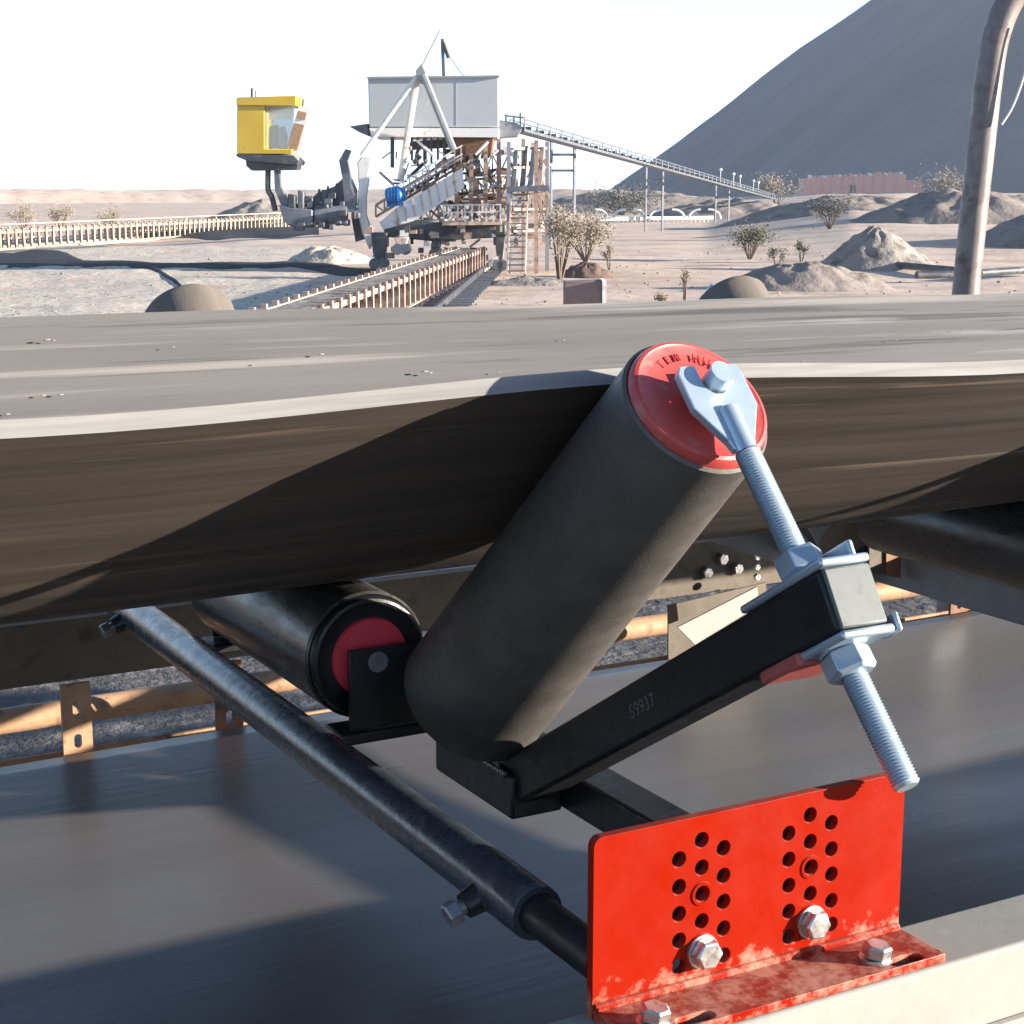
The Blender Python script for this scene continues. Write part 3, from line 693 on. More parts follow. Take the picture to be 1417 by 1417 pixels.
# ---- ground conveyor running to the machine
def yard_conveyor(name, P0, P1, label, wid, hz_, step, m_frame, m_belt, m_post, rail=False):
    P0 = Vector(P0); P1 = Vector(P1); d = (P1 - P0); L = d.length; d.normalize(); sd = d.cross(Vector((0, 0, 1))).normalized()
    t = thing(name, (P0 + P1) / 2 * 1.0 + Vector((0, 0, 0)), label, 'conveyor')
    def B(a, o, z): return P0 + d * a + sd * o + Vector((0, 0, z))
    MB().bar(B(0, 0, hz_), B(L, 0, hz_), wid, .03).build('belt', m_belt, t)
    for s in (-1, 1):
        MB().bar(B(0, s * wid * .56, hz_ - .02), B(L, s * wid * .56, hz_ - .02), .05, .09).build('stringer', m_frame, t)
        MB().bar(B(0, s * wid * .62, .07), B(L, s * wid * .62, .07), .12, .14).build('sill', m_frame, t)
    n = int(L / step)
    for sg in (-1, 1):
        fr = None
        for i in range(n):
            if fr is None:
                fr = MB().bar(B(.2, sg * wid * .6, .1), B(.2, sg * wid * .6, hz_ + .1), .09, .12, d).build('idler_bracket', m_post, t)
            else:
                c = fr.copy(); col.objects.link(c); c.parent = t; c.location = fr.location + d * (step * i)
    MB().bar(B(0, 0, hz_ * .5), B(L, 0, hz_ * .5), wid * .8, .03).build('return_belt', M['dark'], t)
    return t
yard_conveyor('yard_conveyor', G(345, 23), G(655, 53), 'pale ground conveyor with close idler frames leading to the machine', .72, .7, .8, M['pink'], M['mound_pale'], M['rusty_mech'])
t = yard_conveyor('yard_conveyor', G(-90, 66), G(392, 108), 'long pinkish ground conveyor crossing the left horizon', 1.1, .8, .7, M['tan'], M['rusty_mech'], M['tan'])
d = (G(392, 108) - G(-90, 66)).normalized(); sd = d.cross(Vector((0, 0, 1)))
P0 = G(-90, 66)
for z in (1.1,): MB().bar(P0 + sd * .62 + Vector((0, 0, z)), G(392, 108) + sd * .62 + Vector((0, 0, z)), .04, .04).build('handrail', M['tan'], t)
L = (G(392, 108) - P0).length
for i in range(int(L / 2.2)):
    p = P0 + d * (i * 2.2 + .3) + sd * .62; MB().bar(p + Vector((0, 0, .7)), p + Vector((0, 0, 1.1)), .04, .04).build('rail_post', M['tan'], t)
# ---- rails on sleepers
for (a, b, nm_, lb) in ((G(478, 33), G(652, 58), 'rail_track', 'rusty rail on sleepers beside the ground conveyor'), (G(585, 31), G(680, 56), 'rail_track', 'dark rail running to the foot of the stair tower')):
    tt = thing(nm_, (a + b) / 2, lb, 'rail'); dd = (b - a).normalized()
    up_ = Vector((0, 0, .16))
    MB().bar(a + up_, b + up_, .07, .14).build('rail', M['rusty_mech'] if 'rusty' in lb else M['dark'], tt)
    n = int((b - a).length / .9); s0 = None
    for i in range(n):
        if s0 is None: s0 = MB().bar(a - RT * .5 + Vector((0, 0, .045)), a + RT * .5 + Vector((0, 0, .045)), .22, .09).build('sleeper', M['pink'] if 'rusty' in lb else M['slate'], tt)
        else: c = s0.copy(); col.objects.link(c); c.parent = tt; c.location = s0.location + dd * (.9 * i)

# ---- bucket wheel reclaimer
D0 = 54.0
rc_ = thing('reclaimer', G(600, D0), 'big ore reclaimer with yellow cab, white mast and grey machine house', 'reclaimer')
# operator cab
cab = poly(MB(), [(328, 146), (366, 146), (366, 206), (405, 206), (403, 213), (328, 213)], 51, 1.7).build('operator_cab', M['yellow'], rc_, bevel=.02)
poly(MB(), [(327, 135), (410, 132), (409, 146), (327, 146)], 50.9, 1.9).build('cab_roof', M['yellow'], cab, bevel=.02)
poly(MB(), [(368, 147), (408, 147), (400, 205), (368, 205)], 51.15, .03).build('cab_window', M['glass'], cab)
poly(MB(), [(369, 150), (406, 150), (405, 165), (369, 165)], 51.9, .04).build('sun_blind', M['house'], cab)
poly(MB(), [(370, 176), (384, 172), (386, 205), (370, 205)], 52.0, .3).build('seat_back', M['dark'], cab)
poly(MB(), [(386, 178), (394, 174), (399, 190), (396, 206), (387, 206)], 51.8, .3).build('control_desk', M['slate'], cab)
poly(MB(), [(328, 206), (328, 146), (366, 146), (366, 206)], 52.68, .05).build('rear_wall', M['yellow'], cab)
poly(MB(), [(366, 206), (366, 146), (408, 146), (404, 206)], 52.66, .03).build('rear_window', M['glass'], cab)
fr = poly(MB(), [(414, 146), (428, 150), (413, 222), (393, 215)], 51.2, .05).build('front_screen', M['white'], cab)
poly(MB(), [(412, 153), (424, 156), (422, 166), (410, 163)], 51.16, .035).build('screen_pane', M['rust_pale'], fr)
poly(MB(), [(408, 170), (421, 173), (411, 208), (398, 204)], 51.16, .035).build('screen_pane', M['rust_pale'], fr)
poly(MB(), [(326, 213), (405, 215), (413, 223), (411, 228), (340, 222), (328, 217)], 51, 1.7).build('cab_floor', M['dark'], cab)
poly(MB(), [(340, 222), (412, 228), (410, 235), (348, 236), (341, 230)], 51.3, 1.0).build('cab_bracket', M['dark'], rc_)
for x, h in ((349, 122), (354, 126)): MB().cyl(Q(x, h, 51.5), Q(x, 135, 51.5), .05 if x < 350 else .02, n=8).build('antenna', M['dark'], cab)
MB().tube(spline([Q(x, y, 51.8) for x, y in ((371, 234), (371, 262), (376, 272), (381, 292))]), .09, 8).build('cab_post', M['dark'], rc_)
poly(MB(), [(379, 234), (386, 234), (388, 258), (398, 278), (412, 290), (400, 292), (388, 282), (380, 262)], 51.7, .4).build('cab_arm', M['slate'], rc_)
# discharge head, drum and casing
poly(MB(), [(386, 283), (402, 288), (432, 290), (432, 312), (402, 314), (392, 306)], 51.5, 1.4).build('boom_head', M['slate'], rc_, bevel=.03)
for i, (x, y, w_, h_) in enumerate(((398, 268, 10, 20), (412, 263, 8, 26), (424, 271, 9, 18))): poly(MB(), [(x, y), (x + w_, y + 2), (x + w_, y + h_), (x, y + h_)], 51.6 + .2 * i, .5).build('gearbox', M['slate'] if i else M['dark'], rc_, bevel=.03)
MB().lathe(Q(436, 298, 52), Q(480, 298, 52) - Q(436, 298, 52), [(0, .2), (.02, .3), (.9, .3), (.98, .27), (1.0, .12)], 24).build('drum', M['slate'], rc_)
poly(MB(), [(428, 277), (440, 266), (462, 258), (479, 242), (488, 262), (488, 286), (430, 288)], 52.3, 1.6).build('casing', M['slate'], rc_, bevel=.03)
for k in range(4): poly(MB(), [(440 + k * 12, 262 - k * 4), (443 + k * 12, 261 - k * 4), (443 + k * 12, 287), (440 + k * 12, 287)], 52.2, .08).build('casing_rib', M['dark'], rc_)
poly(MB(), [(469, 222), (478, 206), (485, 208), (480, 222), (484, 240), (485, 258), (493, 282), (487, 294), (478, 292), (474, 250)], 52.0, .5).build('pylon', M['slate'], rc_)
poly(MB(), [(494, 224), (503, 214), (516, 217), (511, 240), (506, 272), (506, 298), (517, 330), (511, 346), (501, 322), (494, 292), (496, 258)], 52.6, .6).build('boom_support', M['white'], rc_, bevel=.04)
poly(MB(), [(486, 300), (500, 304), (508, 330), (492, 335)], 52.9, 1.0).build('counter_block', M['dark'], rc_)
# mast and stays
apex = Q(581, 100, 52.2)
stick(MB(), apex, Q(500, 216, 52.2), .075).build('mast_leg', M['white'], rc_)
stick(MB(), Q(577, 106, 52.4), Q(554, 250, 53.4), .11).build('mast_leg', M['white'], rc_)
stick(MB(), Q(586, 104, 52.0), Q(628, 208, 51.6), .11).build('mast_leg', M['grey_steel'], rc_)
poly(MB(), [(575, 98), (583, 88), (590, 104), (588, 118), (578, 112)], 52.0, .5).build('mast_head', M['grey_steel'], rc_)
stick(MB(), Q(581, 98, 52.2), Q(609, 43, 53.5), .035).build('stay', M['grey_steel'], rc_)
seg(MB(), Q(612, 54, 54.2), Q(614, 108, 54.2), .1).build('rear_mast', M['slate'], rc_)
stick(MB(), Q(613, 58, 54.2), Q(621, 80, 54.2), .07).build('stay', M['dark'], rc_)
stick(MB(), Q(616, 70, 54.2), Q(642, 106, 54.2), .02).build('stay', M['grey_steel'], rc_)
# machine house
hs = poly(MB(), [(509, 108), (690, 106), (690, 176), (511, 176)], 53.2, 3.6).build('machine_house', M['house'], rc_, bevel=.03)
poly(MB(), [(511, 177), (690, 177), (688, 190), (514, 189)], 53.1, 3.8).build('house_skirt', M['white'], hs)
for k in range(1, 3): x = 509 + k * 61; poly(MB(), [(x, 110), (x + .6, 110), (x + .6, 175), (x, 175)], 53.19, .012).build('cladding_joint', M['house'], hs)
poly(MB(), [(508, 106), (691, 104), (691, 107), (508, 109)], 53.1, 3.8).build('roof_edge', M['grey_steel'], hs)
poly(MB(), [(483, 175), (509, 171), (509, 188), (497, 183)], 53.6, 1.5).build('side_ledge', M['slate'], rc_)
poly(MB(), [(691, 166), (716, 170), (722, 178), (716, 188), (691, 190)], 53.6, 1.5).build('conveyor_tail', M['grey_steel'], rc_)
for (x, y0, y1) in ((700, 158, 168), (711, 160, 172), (720, 156, 178)): seg(MB(), Q(x, y0, 53.6), Q(x, y1, 53.6), .06).build('rail_post', M['slate'], rc_)
seg(MB(), Q(698, 160, 53.6), Q(726, 163, 53.6), .05).build('handrail', M['slate'], rc_)
# columns and machinery under the house
for (x, y1, w_) in ((543, 232, 5), (570, 222, 3), (578, 230, 3), (588, 226, 5), (597, 226, 3), (606, 222, 3), (615, 220, 4)):
    seg(MB(), Q(x, 190, 53.8), Q(x, y1, 53.8), w_ * .023).build('column', M['dark'], rc_)
poly(MB(), [(560, 196), (625, 192), (625, 204), (560, 208)], 54.6, .3).build('cross_girder', M['slate'], rc_)
poly(MB(), [(626, 190), (684, 191), (680, 216), (640, 222), (628, 214)], 53.5, 1.6).build('slew_housing', M['rust'], rc_, bevel=.04)
r5 = random.Random(11)
for k in range(26):
    x = r5.uniform(618, 694); y = r5.uniform(214, 300); w_ = r5.uniform(6, 22); h_ = r5.uniform(4, 16)
    poly(MB(), [(x, y), (x + w_, y), (x + w_, y + h_), (x, y + h_)], 53 + r5.uniform(.3, 1.8), r5.uniform(.2, .9)).build('machinery_box', r5.choice([M['rusty_mech'], M['pink'], M['rust'], M['slate'], M['rusty_mech']]), rc_, bevel=.02)
for k in range(16):
    a = (r5.uniform(545, 690), r5.uniform(215, 300)); b = (a[0] + r5.uniform(-26, 26), a[1] + r5.uniform(-26, 26))
    stick(MB(), Q(*a, 53 + r5.uniform(0, 1.6)), Q(*b, 53 + r5.uniform(0, 1.6)), r5.uniform(.03, .07)).build('brace', r5.choice([M['pink'], M['rusty_mech'], M['white'], M['dark']]), rc_)
for k in range(150):
    x = r5.uniform(520, 756); y = r5.uniform(196, 335); w_ = r5.uniform(3, 14); h_ = r5.uniform(3, 12)
    if x < 610 and y < 300 - (x - 520) * .75: continue
    poly(MB(), [(x, y), (x + w_, y - r5.uniform(-2, 2)), (x + w_, y + h_), (x, y + h_)], 53.2 + r5.uniform(0, 2.2), r5.uniform(.1, .6)).build('machinery_box', r5.choice([M['pink'], M['pink'], M['rusty_mech'], M['white'], M['dark'], M['rust']]), rc_)
for k in range(90):
    a = (r5.uniform(540, 756), r5.uniform(200, 340)); b = (a[0] + r5.uniform(-22, 22), a[1] + r5.uniform(-22, 22))
    stick(MB(), Q(*a, 52.6 + r5.uniform(0, 1.6)), Q(*b, 52.6 + r5.uniform(0, 1.6)), r5.uniform(.02, .05), 6).build('brace', r5.choice([M['pink'], M['rusty_mech'], M['white'], M['dark']]), rc_)
for k in range(40):
    x = r5.uniform(505, 700); y = r5.uniform(312, 356); w_ = r5.uniform(3, 12); h_ = r5.uniform(3, 9)
    poly(MB(), [(x, y), (x + w_, y - r5.uniform(-2, 2)), (x + w_, y + h_), (x, y + h_)], 51.2 + r5.uniform(0, 1.3), r5.uniform(.1, .5)).build('machinery_box', r5.choice([M['pink'], M['white'], M['rusty_mech'], M['dark'], M['dark']]), rc_)
for k in range(40):
    x = r5.uniform(386, 494); y = r5.uniform(262, 312); w_ = r5.uniform(4, 14); h_ = r5.uniform(4, 12)
    poly(MB(), [(x, y), (x + w_, y), (x + w_, y + h_), (x, y + h_)], 51.3 + r5.uniform(0, 1.2), r5.uniform(.1, .6)).build('machinery_box', r5.choice([M['slate'], M['slate'], M['dark'], M['dark']]), rc_, bevel=.02)
for (x, y0, y1) in ((632, 215, 310), (652, 212, 310), (672, 200, 312), (690, 192, 330)): seg(MB(), Q(x, y0, 53.3), Q(x, y1, 53.3), .13).build('column', M['rusty_mech'], rc_)
def lattice(p0, p1, h0, h1, D_, n_, m):
    for k in range(n_ + 1):
        f = k / n_; x = p0[0] + (p1[0] - p0[0]) * f; y = p0[1] + (p1[1] - p0[1]) * f; h = h0 + (h1 - h0) * f
        seg(MB(), Q(x, y, D_), Q(x, y - h, D_), .05).build('truss_post', m, rc_)
        if k < n_:
            x2 = p0[0] + (p1[0] - p0[0]) * (k + 1) / n_; y2 = p0[1] + (p1[1] - p0[1]) * (k + 1) / n_; h2 = h0 + (h1 - h0) * (k + 1) / n_
            a, b = ((x, y), (x2, y2 - h2)) if k % 2 else ((x, y - h), (x2, y2)); seg(MB(), Q(*a, D_), Q(*b, D_), .045).build('truss_brace', m, rc_)
    seg(MB(), Q(*p0, D_), Q(*p1, D_), .08).build('truss_chord', m, rc_); seg(MB(), Q(p0[0], p0[1] - h0, D_), Q(p1[0], p1[1] - h1, D_), .08).build('truss_chord', m, rc_)
lattice((520, 300), (640, 228), 16, 18, 53.6, 10, M['pink'])
lattice((560, 306), (700, 304), 22, 26, 53.9, 12, M['white'])
lattice((640, 276), (704, 274), 26, 30, 54.2, 6, M['pink'])
lattice((636, 240), (704, 238), 24, 26, 54.4, 6, M['rusty_mech'])
lattice((704, 300), (760, 298), 30, 30, 52.8, 5, M['pink'])
# inclined girder with walkway
gd = poly(MB(), [(525, 308), (548, 288), (640, 232), (642, 260), (572, 306), (530, 318)], 52.4, .2).build('inclined_girder', M['white'], rc_)
for k in range(8):
    f = k / 8; x = 548 + 90 * f; y = 288 - 55 * f; seg(MB(), Q(x, y, 52.38), Q(x + 4, y + 24 + 2 * f, 52.38), .04).build('stiffener', M['pink'], gd)
for k in range(12):
    f = k / 11; x = 540 + 98 * f; y = 286 - 60 * f; seg(MB(), Q(x, y, 52.9), Q(x, y - 24, 52.9), .035).build('rail_post', M['pink'], gd)
    poly(MB(), [(x, y - 8), (x + 5, y - 11), (x + 5, y - 5), (x, y - 2)], 53.1, .5).build('idler', M['dark'], gd)
for o in (12, 24): seg(MB(), Q(540, 286 - o, 52.9), Q(640, 225 - o, 52.9), .04).build('handrail', M['white'], gd)
seg(MB(), Q(540, 280, 53.2), Q(640, 218, 53.2), .9, .05).build('belt', M['rusty_mech'], gd)
mt = MB().lathe(Q(533, 272, 52.1), RT * .9 + FH * .1 + Vector((0, 0, .12)), [(0, .12), (.03, .22), (.1, .26), (.45, .26), (.5, .22), (.62, .2), (.64, .1)], 20).build('drive_motor', M['blue'], rc_)
for k in range(4): MB().lathe(Q(538 + k * 4, 272 - k * .6, 52.1), RT, [(0, .285), (.03, .285)], 20).build('cooling_fin', M['blue'], mt)
poly(MB(), [(535, 280), (558, 277), (558, 284), (535, 287)], 52.0, .5).build('motor_foot', M['blue'], mt)
# platform with handrails
pf = poly(MB(), [(612, 306), (694, 304), (694, 311), (612, 312)], 52.0, 1.2).build('platform', M['pink'], rc_)
for k in range(9): x = 614 + k * 9.8; seg(MB(), Q(x, 306, 52.0), Q(x, 284, 52.0), .04).build('rail_post', M['white'], pf)
for y in (284, 294): seg(MB(), Q(612, y, 52.0), Q(694, y - 1, 52.0), .04).build('handrail', M['white'], pf)
# under-carriage
poly(MB(), [(528, 312), (560, 308), (700, 310), (700, 328), (600, 334), (535, 328)], 52.6, 2.6).build('main_beam', M['dark'], rc_, bevel=.04)
for (x0, x1, y0, y1, D_) in ((513, 536, 322, 372, 51.6), (545, 566, 328, 352, 51.4), (596, 612, 330, 358, 52.5), (684, 700, 326, 374, 52.4)):
    lg = poly(MB(), [(x0, y0), (x1, y0), (x1 - 4, y1 - 12), (x1 - 2, y1 - 8), (x0 + 2, y1 - 8), (x0 + 4, y1 - 12)], D_, .7).build('bogie', M['dark'] if x0 != 545 else M['pink'], rc_, bevel=.03)
    for xx in (x0 + 5, x1 - 5): c = Q(xx, y1 - 7, D_ - .05); MB().cyl(c, c + FH * .25, .17, n=20).build('wheel', M['slate'], lg)
# ---- stair tower
tw = thing('stair_tower', G(728, 52), 'slender steel stair tower right of the machine house', 'tower')
for (x, y0) in ((704, 196), (724, 192), (742, 194), (757, 196)):
    seg(MB(), Q(x, y0, 51.6 if x in (704, 742) else 53.2), Vector((Q(x, 360, 51.6 if x in (704, 742) else 53.2).x, Q(x, 360, 51.6 if x in (704, 742) else 53.2).y, GZ)), .12).build('column', M['grey_steel'] if x in (704, 757) else M['rusty_mech'], tw)
for k, (x, m_) in enumerate(((709, 'slate'), (722, 'dark'), (733, 'slate'), (745, 'rusty_mech'))): poly(MB(), [(x + 3, 204), (x + 9, 202), (x + 5, 256), (x - 3, 258)], 52.0 + .2 * k, .3).build('chute', M[m_], tw, bevel=.02)
poly(MB(), [(702, 258), (760, 256), (760, 264), (702, 266)], 51.5, 1.6).build('landing', M['slate'], tw)
for y in (206, 232, 290, 320): seg(MB(), Q(704, y, 51.6), Q(757, y - 1, 53.2), .07).build('tie', M['rusty_mech'], tw)
for (a, b) in (((742, 266), (757, 320)), ((757, 266), (742, 320)), ((742, 206), (757, 232))): seg(MB(), Q(*a, 52), Q(*b, 52), .05).build('brace', M['rusty_mech'], tw)
for s in (0, 1):
    a = Q(708 + s * 22, 264, 51.9); b = Q(702 + s * 24, 372, 50.2); b.z = GZ; seg(MB(), a, b, .05, .18).build('stair_stringer', M['pink'], tw)
for k in range(14):
    f = (k + .7) / 14.5; a = Q(708, 264, 51.9).lerp(Vector((Q(702, 372, 50.2).x, Q(702, 372, 50.2).y, GZ)), f); b = Q(730, 264, 51.9).lerp(Vector((Q(726, 372, 50.2).x, Q(726, 372, 50.2).y, GZ)), f)
    MB().bar(a, b, .22, .04).build('tread', M['slate'], tw)
for k in range(9):
    y = 268 + k * 11; seg(MB(), Q(706 + (k % 2) * 16, y, 51.7), Q(722 - (k % 2) * 16, y + 10, 51.7), .03).build('stair_rail', M['white'], tw)

# ---- inclined overland conveyor
ic = thing('inclined_conveyor', G(900, 90), 'long inclined gallery conveyor climbing from the mounds to the tower top', 'conveyor')
A_, B_ = Q(716, 180, 60), Q(1068, 275, 150)
seg(MB(), A_, B_, .5, .1).build('deck', M['slate'], ic)
off = Vector((0, 0, .36))
for s in (-1, 1):
    sd = (B_ - A_).cross(Vector((0, 0, 1))).normalized() * (.26 * s)
    seg(MB(), A_ + off + sd, B_ + off + sd, .045).build('handrail', M['slate'], ic)
    N = 46
    for k in range(N + 1):
        p = A_.lerp(B_, k / N) + sd; seg(MB(), p, p + off, .04).build('rail_post', M['slate'], ic)
for k in range(46):
    p = A_.lerp(B_, (k + .5) / 46); MB().cyl(p + Vector((0, 0, .12)) - RT * .25, p + Vector((0, 0, .12)) + RT * .25, .06, n=8).build('idler', M['dark'], ic)
for px, D_, y0 in ((779, 74, 196), (906, 103, 231), (1000, 130, 256)):
    for s in (-.5, .5):
        p = Q(px, y0, D_) + RT * s; seg(MB(), p, Vector((p.x, p.y, GZ)), .1).build('trestle_leg', M['slate'], ic)
    p = Q(px, y0 + 18, D_)
    for q in (18, 40): 
        if q < (290 - y0): p = Q(px, y0 + q, D_); seg(MB(), p - RT * .5, p + RT * .5, .1).build('trestle_tie', M['slate'], ic)
for px, f in ((930, .61), (955, .69), (970, .735), (1005, .835), (1021, .875)):
    p = A_.lerp(B_, f); MB().cyl(p, p + Vector((0, 0, .95)), .025, n=6).lathe(p + Vector((0, 0, .9)), (0, 0, 1), [(0, .04), (.04, .1), (.16, .1), (.2, .04)], 10).build('lamp', M['white'], ic)
# ---- far yard conveyor with hoop covers
hc_ = thing('hooded_conveyor', G(905, 132), 'distant low conveyor with a row of white curved hoops', 'conveyor')
MB().bar(Q(828, 303, 130), Q(985, 301, 134), .5, .25).build('deck', M['white'], hc_)
for k in range(26): p = Q(830 + k * 6, 303, 130.5 + k * .13); MB().bar(p, Vector((p.x, p.y, GZ)), .08, .08).build('post', M['pink'], hc_)
for k, px in enumerate((832, 858, 885, 908, 938, 962, 988)):
    s = 1 if k % 2 else -1
    MB().tube(spline([Q(px + s * q[0], q[1], 131) for q in ((-9, 303), (-7, 296), (0, 291), (8, 290))]), .09, 8).build('hoop', M['white'], hc_)
# ---- red long building under the pile
rb = thing('long_building', G(1185, 400), 'low pinkish red building in front of the great stockpile', 'building')
wl = poly(MB(), [(1114, 247), (1254, 241), (1254, 290), (1114, 290)], 400, 9).build('wall', M['brick'], rb)
poly(MB(), [(1176, 256), (1184, 256), (1184, 285), (1176, 285)], 399.8, .3).build('doorway', M['dark'], rb)
for k in range(9): x = 1122 + k * 14.5; poly(MB(), [(x, 246 - k * .6), (x + 1.2, 246 - k * .6), (x + 1.2, 288), (x, 288)], 399.7, .3).build('pilaster', M['brick'], rb)
for k in range(19):
    x = 1119 + k * 7 + r5.uniform(-1, 1); y = 246.6 - k * .3; poly(MB(), [(x, y - r5.uniform(2, 5)), (x + 4, y - r5.uniform(2, 5)), (x + 4.5, y), (x, y)], 401, 2).build('parapet_block', M['brick'] if k % 3 else M['white'], rb)
poly(MB(), [(1254, 250), (1276, 248), (1278, 290), (1254, 290)], 401, 5).build('annexe', M['brick'], rb)

# ---- heaps
mb = MB(); vv = []; ff = []; N = 160
for i in range(N):
    px = -420 + 1500 * i / (N - 1); fade = min(1, (N - 1 - i) / 25)
    for k, (dd, hh) in enumerate(((-9, -.4), (-4, .55), (-1, .95), (2, 1), (9, .9), (25, -.4))):
        D_ = 330 + dd * 2 + 20 * math.sin(px * .004); p = G(px, D_); top = 2.55 + .12 * fbm(px * .02, 1.0, 5, 1)
        p.z = GZ + (hh * top * fade if hh > 0 else hh) + (.25 * fbm(p.x, p.y, 4, .3) if hh > 0 else 0); vv.append(p)
for i in range(N - 1):
    for k in range(5): a = i * 6 + k; ff.append((a, a + 6, a + 7, a + 1))
mb.add(vv, ff); o = mb.build('ground_shadow_screen', M['ground']); o['kind'] = 'structure'  # added pale ridge, screens the dark band of stockpile shadow along the horizon
heap('dirt_heap', 1216, 55, 2.2, 2.0, 1.55, M['mound_pale'], 'pale pointed dirt heap with one sunlit flank beside the bent post', 1, n=64, rough=.1)
heap('dirt_heap', 1115, 43, 2.7, 1.6, .62, M['mound'], 'low grey dirt berm in front of the pale pointed heap', 2, sharp=0, n=64, rough=.22)
heap('dirt_heap', 813, 50, 1.1, .8, .42, M['mound_brown'], 'small dark brown heap behind the square concrete block', 3, sharp=0, n=48, rough=.2)
heap('dirt_heap', 1190, 110, 10.5, 7, 2.1, M['mound'], 'broad grey mound in front of the red building', 4, sharp=0, n=80, rough=.13, z0=GZ)
heap('dirt_heap', 1345, 90, 9, 6, 2.35, M['mound'], 'broad dark mound behind the bent post', 5, sharp=0, n=80, rough=.13, z0=GZ)
heap('dirt_heap', 1480, 70, 5, 5, 1.7, M['mound'], 'grey mound cut by the right edge of the picture', 6, sharp=0, n=64, rough=.13, z0=GZ)
heap('dirt_heap', 1010, 150, 9, 6, 1.5, M['mound'], 'long dark mound under the lower end of the inclined conveyor', 7, sharp=0, n=64, rough=.25, z0=GZ)
heap('dirt_heap', 880, 190, 16, 6, 2.2, M['mound'], 'flat dark ridge at the left foot of the great stockpile', 8, sharp=0, n=64, rough=.25, z0=GZ)
heap('dirt_heap', 362, 150, 5.5, 4, 1.9, M['mound_pale'], 'pinkish heap on the horizon left of the yellow cab', 9, n=48, rough=.12, z0=GZ)
heap('dirt_heap', 455, 58, 1.9, 1.2, .55, M['gravel'], 'pale gravel heap under the dark discharge head', 10, sharp=0, n=48, rough=.2)
heap('dirt_heap', 735, 46, 2.0, 1.2, .2, M['mound_pale'], 'flat pale dirt spread at the foot of the stairs', 12, sharp=0, n=48, rough=.25)
mb = MB(); r6 = random.Random(21)
for k in range(600):
    px = r6.uniform(-30, 1450); D_ = 33 + 40 * r6.random() ** 1.6; c = G(px, D_); sz = r6.uniform(.015, .05) * (1.6 if r6.random() < .08 else 1); z = ground_h(D_, px) + sz * .3
    q = r6.uniform(.6, 1.5); mb.add([(c.x + v.x * sz * q, c.y + v.y * sz / q, z + v.z * sz * .7) for v in iv], i_f)
o = mb.build('scattered_stones', M['mound'], smooth=False); tag(o, 'small stones scattered over the pale yard ground', 'stones', kind='stuff')
mb = MB()
def on_belt(px, py):
    best = None
    for k in range(len(PROF) // 2, len(PROF) - 1):
        y, z = PROF[k]; y -= .012; z += .016; p = onY(px, py, y); e = abs(p.z - z)
        if best is None or e < best[0]: best = (e, Vector((p.x, y, p.z)))
    return best[1]
for (px, py, sz) in ((65, 470, .007), (74, 471, .005), (60, 547, .005), (84, 546, .006), (445, 490, .006), (588, 514, .008), (595, 516, .006), (690, 515, .004), (10, 573, .006), (350, 505, .004), (1110, 500, .005), (1240, 470, .004), (1330, 455, .004), (780, 470, .004), (240, 480, .004)):
    p = on_belt(px, py); sz *= .45; mb.add([(p.x + v.x * sz * 1.8, p.y + v.y * sz, p.z + v.z * sz * .5) for v in iv], i_f)
o = mb.build('ore_crumbs', M['mound_pale'], smooth=False); tag(o, 'few pale ore crumbs stuck on the inner face of the belt', 'crumbs', kind='stuff')
# ---- block, drain pipes
bk = thing('concrete_block', G(810, 35), 'brownish square concrete block just behind the belt', 'block')
poly(MB(), [(781, 391), (833, 389), (833, 440), (781, 440)], 34.6, .8).build('block', M['block'], bk, bevel=.02)
poly(MB(), [(833.5, 388), (839, 389), (839, 440), (833.5, 440)], 34.5, .9).build('end_strip', M['white'], bk)
for k, (a, b) in enumerate((((1226, 371), (1330, 381)), ((1268, 387), (1330, 386)), ((1355, 384), (1440, 378)))):
    A1, B1 = Q(*a, Dg(a[1])), Q(*b, Dg(b[1])); z = .09; A1.z = B1.z = GZ + .16
    tag(MB().cyl(A1, B1, .11, n=14).build('drain_pipe', M['dark']), ('long black pipe lying at the foot of the pale pointed heap', 'short black pipe lying in front of the longer black pipe', 'black pipe lying right of the bent post')[k], 'pipe')

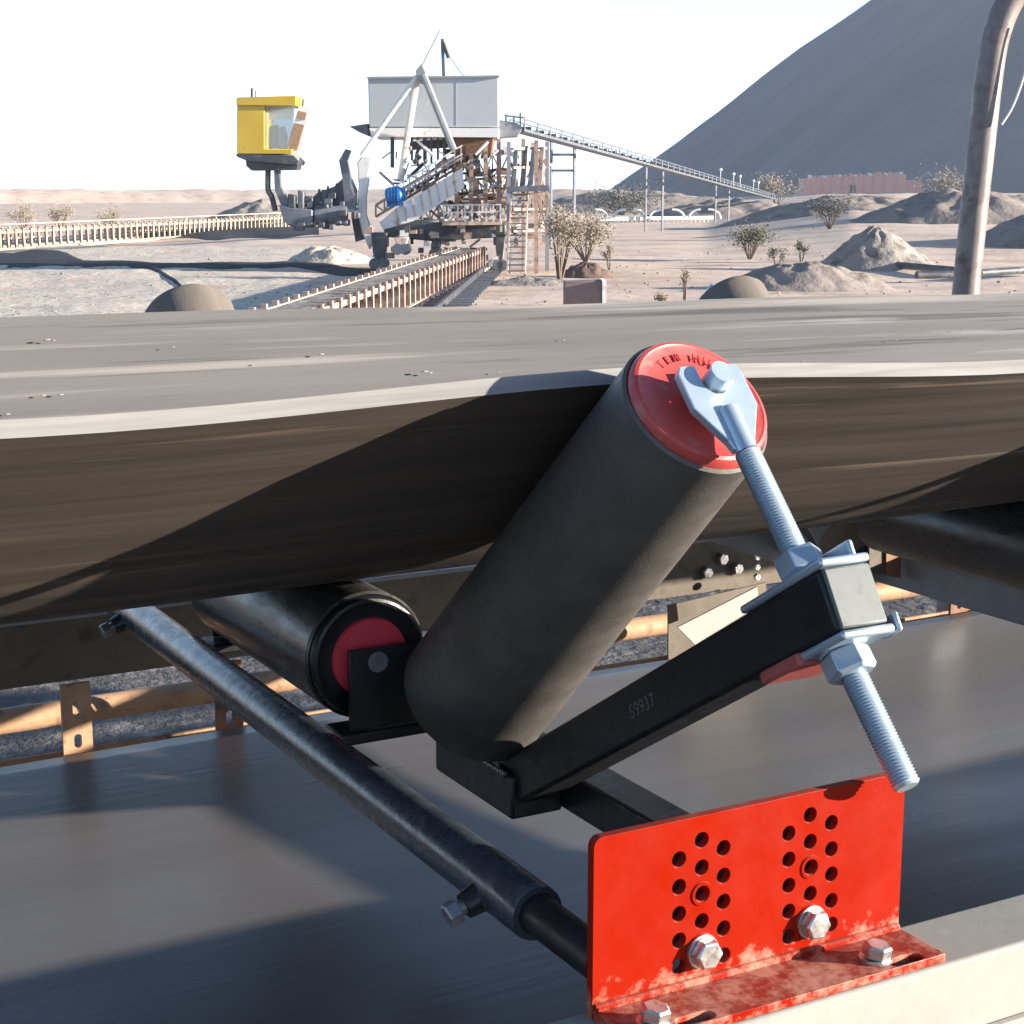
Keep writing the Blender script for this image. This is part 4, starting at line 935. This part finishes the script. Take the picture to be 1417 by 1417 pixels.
# ---- vegetation
def bush(name, px, D, w_, h_, m, label, n=260, stems=7, leaf=.07, seed=0, loose=.35, z0=None, cat='bush'):
    r = random.Random(seed); c = G(px, D); c.z = (ground_h(D, px) if z0 is None else z0)
    t = thing(name, c, label, cat); mbs = MB(); tips = []
    for k in range(stems):
        a = r.uniform(0, 6.28); e = Vector((math.cos(a) * w_ * r.uniform(.15, .5), math.sin(a) * w_ * r.uniform(.15, .5), h_ * r.uniform(.5, 1)))
        p0 = c + Vector((math.cos(a), math.sin(a), 0)) * .03 - Vector((0, 0, .04)); p2 = c + e; p1 = p0.lerp(p2, .5) + Vector((0, 0, h_ * .12))
        mbs.tube([p0, p1, p2], [.016 * h_ + .008, .010 * h_ + .005, .003], 5); tips += [(p1, p2)]
        for q in range(2):
            s0 = p1.lerp(p2, r.uniform(.0, .6)); s1 = s0 + Vector((r.uniform(-.3, .3) * w_, r.uniform(-.3, .3) * w_, r.uniform(.1, .35) * h_)); mbs.tube([s0, s1], [.007, .003], 4); tips.append((s0, s1))
    mbs.build('stem', M['bark'], t)
    ml = MB()
    leaf *= .62
    for k in range(n * 5):
        a, b = r.choice(tips); p = a.lerp(b, r.uniform(.05, 1.05)) + Vector((r.gauss(0, 1), r.gauss(0, 1), r.gauss(0, .8))) * (loose * .28 * w_)
        if p.z < c.z + .03: p.z = c.z + .03 + abs(r.gauss(0, .05))
        d = Vector((r.gauss(0, 1), r.gauss(0, 1), r.gauss(.3, 1))).normalized(); s = d.orthogonal().normalized() * leaf * r.uniform(.25, .5); L_ = d * leaf * r.uniform(.7, 1.5)
        ml.add([p, p + L_ * .5 + s, p + L_, p + L_ * .5 - s], [(0, 1, 2, 3)])
    ml.build('foliage', m, t, smooth=False); return t
bush('shrub', 1040, 62, 1.7, 1.35, M['leaf'], 'dry olive shrub on the pinkish flat left of the pale heap', 420, 11, .11, 1)
bush('shrub', 1078, 58, .6, .55, M['leaf'], 'small shrub right beside the dry olive shrub', 110, 5, .09, 2)
bush('shrub', 1112, 60, .55, .75, M['leaf'], 'upright small shrub at the left foot of the pale heap', 110, 5, .09, 3)
bush('shrub', 1150, 84, 2.6, 1.5, M['leaf_dark'], 'dark scrub bush on the broad mound', 300, 9, .14, 4)
bush('shrub', 775, 47, 1.2, 2.1, M['leaf_dusty'], 'tall dusty bush against the foot of the stair tower', 420, 11, .1, 5)
bush('shrub', 812, 60, 2.2, 1.7, M['leaf_dusty'], 'broad dusty bush right of the stair tower', 520, 13, .12, 6)
bush('shrub', 845, 54, .5, .9, M['leaf_dusty'], 'thin dusty plant right of the broad dusty bush', 90, 4, .08, 7)
bush('shrub', 950, 37, .22, .9, M['leaf_dusty'], 'thin upright sapling behind the belt near the hump', 70, 3, .06, 8, cat='sapling')
bush('shrub', 918, 36, .4, .38, M['leaf_dusty'], 'low dusty plant left of the thin upright sapling', 90, 5, .06, 9)
bush('shrub', 1075, 180, 5, 3.2, M['leaf_dusty'], 'pale bush at the end of the inclined conveyor', 260, 9, .3, 10)
bush('shrub', 1300, 180, 7, 2.6, M['leaf_dusty'], 'pale scrub right of the red building', 300, 9, .3, 12)
bush('shrub', 80, 95, 1.6, 1.7, M['leaf_dusty'], 'dry bush behind the left part of the far ground conveyor', 220, 8, .12, 13)
bush('shrub', 150, 100, 1.8, 1.6, M['leaf_dusty'], 'dry bush behind the middle of the far ground conveyor', 220, 8, .12, 14)
bush('shrub', 30, 100, 1.8, 1.6, M['leaf_dusty'], 'dry bush behind the far ground conveyor at the left edge', 220, 8, .12, 15)
bush('shrub', 860, 170, 8, 2.4, M['leaf_dark'], 'dark scrub behind the hooded conveyor', 500, 14, .35, 16)

# ---- the air
hb = MB().span((-1500, -1500, GZ - 4), (3000, 3000, 150)); hm = bpy.data.materials.new('haze_air'); hm.use_nodes = True
nn = hm.node_tree.nodes; nn.remove(nn['Principled BSDF']); pv = nn.new('ShaderNodeVolumePrincipled')
pv.inputs['Density'].default_value = .00028; pv.inputs['Color'].default_value = (.78, .87, 1, 1); pv.inputs['Anisotropy'].default_value = .2
hm.node_tree.links.new(pv.outputs[0], nn['Material Output'].inputs['Volume'])
hm.cycles.homogeneous_volume = True
hz_o = hb.build('haze', hm, smooth=False); hz_o['kind'] = 'stuff'
